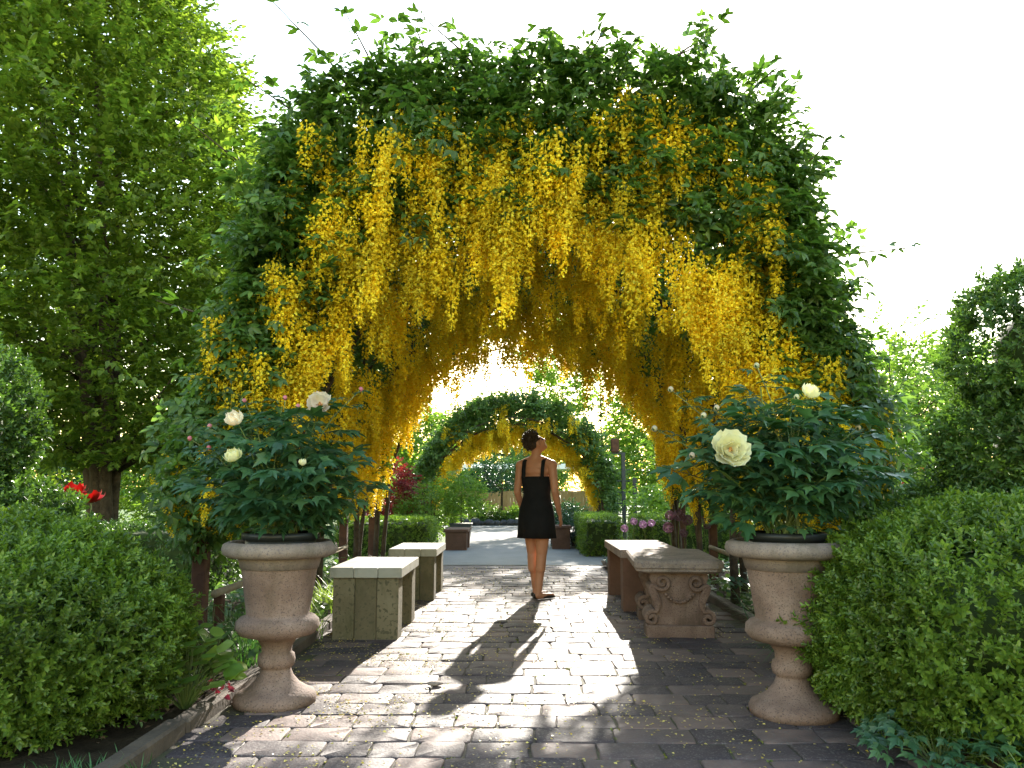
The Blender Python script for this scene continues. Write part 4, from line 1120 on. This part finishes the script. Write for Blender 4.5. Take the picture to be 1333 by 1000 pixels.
def round_leaf(L):
    n = 9; V = [(0, 0, 0)]
    for i in range(n):
        a = -2.3 + 4.6 * i / (n - 1); r = L * (.5 + (.07 if i % 2 else -.02)); V.append((L * .42 + math.cos(a) * r, math.sin(a) * r, .06 * L * math.cos(i * 2)))
    return np.array(V, float), np.array([(0, i + 1, i + 2) for i in range(n - 1)], int)
def leafy_plant(name, loc, n, rad, h, leafT, size, mat, label, seed, cat='plant'):
    G = empty(name, loc, label=label, cat=cat); g = random.Random(seed); me = np_mesh('leaf', leafT[0], leafT[1], mat)
    for i in range(n):
        a = 2.4 * i; r = rad * math.sqrt((i + .5) / n); z = h * (1 - .55 * (r / rad) ** 2) * g.uniform(.6, 1.05)
        tip = Vector((math.cos(a) * r, math.sin(a) * r, z)); MB().tube([(0, 0, -.01), (tip.x * .5, tip.y * .5, z * .75), tip], [.003, .0025, .0015], 4).obj('stem', 'stem_green', G)
        o = add('leaf', me, G); s = g.uniform(.75, 1.2) * size
        B = basis(np.array([[math.cos(a) + g.gauss(0, .3), math.sin(a) - .3, g.uniform(-.3, .2)]]), np.array([[g.gauss(0, .3), -.5 + g.gauss(0, .3), 1]]))[0]
        m4 = Matrix.Identity(4)
        for r_ in range(3):
            for c_ in range(3): m4[r_][c_] = B[r_][c_] * s
            m4[r_][3] = tip[r_]
        o.matrix_basis = m4
    return G
RL = round_leaf(1.0)
PL = (PEONY_T[0][0] * 6.0, PEONY_T[0][1])
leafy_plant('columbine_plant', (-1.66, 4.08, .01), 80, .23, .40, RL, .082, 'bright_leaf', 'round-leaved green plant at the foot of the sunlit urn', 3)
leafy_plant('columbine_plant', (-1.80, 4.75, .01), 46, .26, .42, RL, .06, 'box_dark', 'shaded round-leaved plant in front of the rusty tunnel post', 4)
leafy_plant('weed_plant', (1.62, 3.30, .01), 30, .22, .20, PL, .10, 'peony_leaf', 'cut-leaved weed growing under the dark green rounded shrub', 5, 'weed')
leafy_plant('weed_plant', (1.78, 3.02, .01), 24, .18, .16, PL, .09, 'peony_leaf', 'small cut-leaved weed at the kerb below the dark green shrub', 6, 'weed')
leafy_plant('ground_plant', (-2.0, 5.6, .01), 50, .32, .38, RL, .06, 'mid_leaf', 'leafy plant under the tunnel wall behind the pale grass tuft', 7)
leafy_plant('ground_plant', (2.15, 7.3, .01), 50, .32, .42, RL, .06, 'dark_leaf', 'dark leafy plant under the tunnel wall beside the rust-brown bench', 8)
leafy_plant('ground_plant', (-2.0, 8.6, .01), 50, .34, .36, RL, .06, 'mid_leaf', 'leafy plant under the tunnel wall beside the far board bench', 9)
def cover(n, xr, yr, mat, seed, label):
    g = sub_rng(seed); X = g.uniform(*xr, n); Y = g.uniform(*yr, n); P = np.stack([X, Y, .03 + .12 * g.random(n)], 1); P = P[noise3(P, .7, seed) > -.25]; n = len(P); th = g.uniform(0, 6.3, n)
    V, Fc = inst(RL, basis(np.stack([np.cos(th), np.sin(th), g.normal(.1, .25, n)], 1), unit(np.array([0, -.3, 1.]) + g.normal(0, .35, (n, 3)))), P, g.uniform(.035, .07, n))
    return tag(add('ground_cover', np_mesh('ground_cover', V, Fc, mat)), label, 'ground cover', kind='stuff')
cover(5200, (1.95, 4.2), (5.0, 11.6), 'mid_leaf', 91, 'low leafy ground cover outside the tunnel wall by the carved bench')
cover(5200, (-4.4, -1.62), (4.9, 11.6), 'mid_leaf', 92, 'low leafy ground cover outside the tunnel wall by the board benches')
cover(600, (1.16, 1.86), (9.1, 11.7), 'dark_leaf', 93, 'low dark leaves around the allium stems')
fl = empty('dark_red_flower', (-1.50, 4.12, .01), label='small dark red flower head drooping against the foot of the urn', cat='flower')
MB().tube([(-.05, .06, 0), (-.03, .03, .10), (0, 0, .115)], .0025, 5).obj('stem', 'stem_green', fl)
g = random.Random(2)
for i in range(16):
    a = i * 2.4; r = .012 + .028 * math.sqrt(i / 16)
    o = add('petal', np_mesh('petal', *leaflet(.036, .032, .3, .3), 'dark_red_flower'), fl, (math.cos(a) * r, math.sin(a) * r * .7, .11 + g.gauss(0, .016)), (g.gauss(0, .5), g.gauss(.3, .4), a))

al_pts = [(813, 688, 9.3, .042), (825, 679, 9.6, .042), (837, 683, 9.25, .044), (848, 681, 9.4, .042), (870, 687, 9.2, .060), (884, 671, 9.5, .066), (895, 677, 9.7, .062), (890, 694, 9.3, .048), (872, 671, 9.9, .058), (915, 676, 9.6, .052), (920, 684, 9.3, .046)]
for i, (x, y, Y, r) in enumerate(al_pts):
    p = at(x, y, Y)
    near = x > 860
    al_lab = {0: 'small mauve globe allium standing alone beside the narrow clipped hedge', 1: 'slim mauve globe allium, tallest of those standing apart by the hedge', 2: 'lilac globe allium, one of the touching pair', 3: 'lilac globe allium, one of the touching pair',
              5: 'largest globe allium in the dusky cluster behind the carved bench', 7: 'lowest globe allium in the dusky cluster, just above the bench slab', 9: 'dusky allium closest to the peony in the shaded urn', 10: 'dusky allium closest to the peony in the shaded urn'}
    A_ = empty('allium', (p.x + .03, p.y + .02, .0), label=al_lab.get(i, 'middling globe allium amid the dusky cluster behind the carved bench'), cat='allium', group='dusky alliums in a cluster' if near else 'pale alliums by the hedge')
    MB().tube([(0, 0, -.01), (random.gauss(0, .02), random.gauss(0, .02), p.z * .6), (-.03, -.02, p.z)], [.005, .0045, .0035], 6).obj('stem', 'stem_green', A_)
    g = sub_rng(60 + i); n = 110; v = unit(g.normal(0, 1, (n, 3)))
    V, Fc = inst(leaflet(r * .42, r * .28, .2, .1, six=False), basis(v, unit(g.normal(0, 1, (n, 3)))), np.array([-.03, -.02, p.z]) + v * r * .68, np.ones(n))
    V2, F2 = inst(leaflet(r * .42, r * .36, .2, .1, six=False), basis(unit(np.cross(v, g.normal(0, 1, (n, 3)))), v), np.array([-.03, -.02, p.z]) + v * r * .95, np.ones(n))
    add('flower_head', np_mesh('flower_head', *join([(V, Fc), (V2, F2)]), 'allium_dusky' if near else 'allium'), A_)

# red poppies beyond the left topiary
for i, (x, y) in enumerate(((93, 641), (117, 650))):
    p = at(x + 2, y + 1, 7.6); po = empty('red_poppy', (p.x, p.y, 0), label=('scarlet poppy bloom, the higher of the two over the tiered topiary', 'scarlet poppy bloom, the lower one closer to the hornbeam stems')[i], cat='poppy', group='scarlet poppies')
    MB().tube([(0, 0, -.01), (.01, 0, p.z * .6), (0, 0, p.z - .02)], .006, 6).obj('stem', 'stem_green', po)
    MB().ball((0, 0, p.z), (.025, .025, .02), 8, 6).obj('seed_head', 'dark_leaf', po)
    me = np_mesh('petal', *petal_T(.125, .15, .5), 'red_flower', True)
    for k in range(6): add('petal', me, po, (0, 0, p.z - .03), (random.gauss(0, .2), random.gauss(-.1, .2), k * 1.05))

# side rails of the tunnel and loose stakes
for s, yA, yB, lab in ((-1, 5.4, 7.3, 'pale round timber rail low between tunnel posts beside the first board bench'), (-1, 7.5, 9.4, 'pale round timber rail low between tunnel posts near the far board bench'), (1, 7.5, 9.4, 'round timber rail low behind the mauve alliums')):
    r_ = empty('timber_rail', (.06 + s * 2.16, yA, 0), label=lab, cat='rail')
    MB().tube([(-s * .06, 0, .40), (-s * .062, (yB - yA) * .5, .412), (-s * .06, yB - yA, .43)], [.026, .024, .022], 10).obj('pole', 'bare_wood', r_, smooth=True)
    MB().box(-s * .06 - .03, -s * .06 + .03, .06, .12, -.03, .385, .005).obj('support', 'rust', r_); MB().box(-s * .06 - .03, -s * .06 + .03, yB - yA - .12, yB - yA - .06, -.03, .405, .005).obj('support', 'rust', r_)
sk = empty('garden_stake', (5.55, 11.5, 0), label='leaning rusty stake with a white tie beside the red shrub', cat='stake')
p0, p1 = at(1198, 700, 11.5), at(1168, 545, 11.5); o = p0.copy(); o.z = 0; sk.location = o
MB().tube([(0, 0, -.05), p0 - o, p1 - o], [.035, .035, .03], 8).obj('rod', 'rust', sk)
q = at(1182, 618, 11.44) - o
MB().box(q.x - .09, q.x + .09, q.y - .05, q.y + .05, q.z - .03, q.z + .03, .01).obj('tie', 'white_paint', sk)
lp = at(1216, 648, 12.4); lt = empty('orange_lantern', (lp.x, lp.y, 0), label='small orange garden lantern on a short post near the pale conifer', cat='lantern')
MB().tube([(0, 0, -.03), (0, 0, lp.z - .1)], .02, 8).obj('post', 'dark_metal', lt); MB().lathe([(0, -.1), (.07, -.1), (.085, .0), (.07, .12), (0, .12)], 16).obj('glass', 'orange_glass', lt, (0, 0, lp.z), smooth=True); MB().lathe([(.0, .125), (.09, .125), (.03, .18), (0, .2)], 16).obj('cap', 'white_paint', lt, (0, 0, lp.z), smooth=True)

# ================================================================== FAR GARDEN
pl = empty('planter', (-1.28, 16.9, 0), label='dark square planter holding the young lime green tree', cat='planter')
MB().raw([(-.17, -.17, -.02), (.17, -.17, -.02), (.17, .17, -.02), (-.17, .17, -.02), (-.22, -.22, .36), (.22, -.22, .36), (.22, .22, .36), (-.22, .22, .36)], [(3, 2, 1, 0), (0, 1, 5, 4), (1, 2, 6, 5), (2, 3, 7, 6), (3, 0, 4, 7)]).obj('planter_wall', 'dark_metal', pl)
MB().box(-.235, .235, -.235, .235, .361, .385, .006).obj('rim', 'dark_metal', pl)
MB().box(-.2, .2, -.2, .2, .30, .359).obj('soil_fill', 'soil', pl)
fc = empty('picket_fence', (-1.0, 31, 0), label='low warm brown picket fence behind the flat-crowned tree', cat='fence')
for i in range(71):
    x = -4.2 + i * .1215; MB().box(x, x + .118, -.012, .012, .02, 1.02 + random.gauss(0, .008), .003).obj('picket', 'fence_wood', fc)
for z in (.3, .8): MB().box(-4.3, 4.45, .015, .05, z, z + .07).obj('fence_rail', 'fence_wood', fc)
rw = empty('rock_edging', (-.6, 24.6, 0), label='row of dark rocks edging the far flower bed', cat='rock edging')
for i in range(30):
    r = random.uniform(.10, .17); mb = MB().ball((0, 0, 0), (r * 1.15, r * .8, r * .8), 8, 6)
    mb.V = [(x * random.uniform(.85, 1.12), y * random.uniform(.85, 1.12), z * random.uniform(.85, 1.1)) for x, y, z in mb.V]
    mb.obj('rock', 'dark_rock', rw, (-3.2 + i * .215, random.gauss(0, .04), r * .55))
for i, (x, y, rr, hh_, mt, lab) in enumerate(((-1.7, 26.2, .7, .75, 'mid_leaf', 'green flowering shrub behind the dark rocks'), (.1, 25.6, .55, .5, 'bright_leaf', 'pale perennial clump behind the dark rocks'), (-.9, 25.3, .4, .4, 'mid_leaf', 'low green perennial among the dark rocks'), (1.2, 26.0, .7, .7, 'dark_leaf', 'dark perennial clump behind the dark rocks'), (-3.2, 25.6, .9, 1.1, 'bright_leaf', 'sunny shrub near the dark rocks and picket fence'))):
    tree('perennial_clump', lab, (x, y, 0), hh_, ovoid(rr), 420, mt, FINE, .02, 3, .05, 400 + i, cat='perennial', size=1.3)
cn = empty('white_canopy', (-1.0, 44, 0), label='long white flat canopy roof beyond the picket fence', cat='canopy')
MB().box(-4.5, 6.0, -1.5, 1.5, 2.14, 2.42, .02).obj('roof_slab', 'white_paint', cn)
for x in (-4.2, -.8, 2.6, 5.7): MB().box(x - .06, x + .06, -1.3, -1.18, -.05, 2.139, .01).obj('post', 'grey_metal', cn)
for i, (x, y0, y1, Y) in enumerate(((811, 590, 690, 19.0), (826, 622, 690, 20.0))):
    p = at(x, y0, Y); po = empty('slim_post', (p.x, Y, 0), label=('tall dark slim post with short rungs and a lantern box at the top' if i == 0 else 'shorter dark slim post beside the runged post'), cat='post')
    MB().box(-.045, .045, -.045, .045, -.05, p.z, .008).obj('shaft', 'dark_metal', po)
    if i == 0:
        for k in range(5): MB().tube([(-.16, 0, .5 + .26 * k), (.16, 0, .5 + .26 * k)], .014, 6).obj('rung', 'dark_metal', po)
        MB().box(-.28, -.10, -.09, .09, p.z + .02, p.z + .34, .015).obj('lantern_box', 'rust', po); MB().box(-.26, .05, -.02, .02, p.z - .02, p.z + .018).obj('bracket', 'dark_metal', po)
bt = empty('garden_table', (-4.15, 20.5, 0), label='pale blue low table on the lawn beyond the tunnel wall', cat='table')
MB().box(-.5, .5, -.35, .35, .40, .47, .015).obj('table_top', 'pale_blue', bt)
for x in (-.42, .42):
    for y in (-.28, .28): MB().box(x - .03, x + .03, y - .03, y + .03, -.08, .399).obj('leg', 'pale_blue', bt)

# ================================================================== LITTER
def litter(name, n, xr, yr, T, mat, size, seed, label, zoff=.006, xbias=0.):
    g = sub_rng(seed); X = xr[0] + (xr[1] - xr[0]) * g.beta(1, 1 + xbias, n); Y = yr[0] + (yr[1] - yr[0]) * g.beta(1.0, 1.25, n)
    P = np.stack([X, Y, np.full(n, zoff)], 1)
    P = P[noise3(P, .9, seed) + .5 * noise3(P, 3.1, seed + 1) > g.uniform(-.6, 1.1, n)]; n = len(P); th = g.uniform(0, 6.3, n)
    V, Fc = inst(T, basis(np.stack([np.cos(th), np.sin(th), g.normal(0, .12, n)], 1), unit(np.array([0, 0, 1.]) + g.normal(0, .2, (n, 3)))), P, g.uniform(.6, 1.3, n) * size)
    return tag(add(name, np_mesh(name, V, Fc, mat)), label, 'litter', kind='stuff')
LF = leaflet(1.0, .7, .15, .1, six=False)
litter('fallen_petals', 15000, (-1.46, 1.8), (3.2, 11.6), LF, 'fallen_petal', .015, 71, 'tiny yellow petals fallen over the pavers', .007, .5)
litter('fallen_petals', 2200, (-1.46, -.6), (3.2, 8.5), LF, 'fallen_petal', .014, 72, 'drift of yellow petals along the kerb by the benches', .008)
litter('leaf_litter', 2600, (-3.2, -1.6), (2.6, 11.5), LF, 'leaf_litter', .035, 73, 'brown dry leaves on the bed beside the kerb', .045)
litter('leaf_litter', 2600, (1.93, 3.4), (2.6, 11.5), LF, 'leaf_litter', .035, 74, 'brown dry leaves on the bed under the shaded shrub', .045)
# moss tufts in the joints
g = sub_rng(80); P = []
for (x, y, v) in vis:
    for k in range(2):
        if g.random() < .22:
            m = int(g.integers(6, 22)); c = np.array([x - pav_w[v] / 2 + g.normal(0, .003), y + g.uniform(-.5, .5) * PD, -.012]) if g.random() < .5 else np.array([x + g.uniform(-.5, .5) * pav_w[v], y - PD / 2, -.012])
            P.append(c + np.stack([g.normal(0, .012, m), g.normal(0, .010, m), np.zeros(m)], 1))
P = np.concatenate(P); n = len(P); th = g.uniform(0, 6.3, n)
V, Fc = inst(LF, basis(np.stack([np.cos(th), np.sin(th), g.uniform(.4, 2.0, n)], 1), unit(g.normal(0, 1, (n, 3)))), P, g.uniform(.010, .022, n))
tag(add('moss', np_mesh('moss', V, Fc, 'moss')), 'yellow-green moss growing in the paver joints', 'moss', kind='stuff')
peb = empty('flat_stone', (-.49, 4.62, .004), label='single pale flat stone lying loose on the pavers', cat='stone')
mb = MB().ball((0, 0, .012), (.045, .032, .013), 12, 8); mb.V = [(x * random.uniform(.92, 1.08), y * random.uniform(.92, 1.08), z) for x, y, z in mb.V]; mb.obj('stone_body', 'seat_stone', peb, smooth=True)
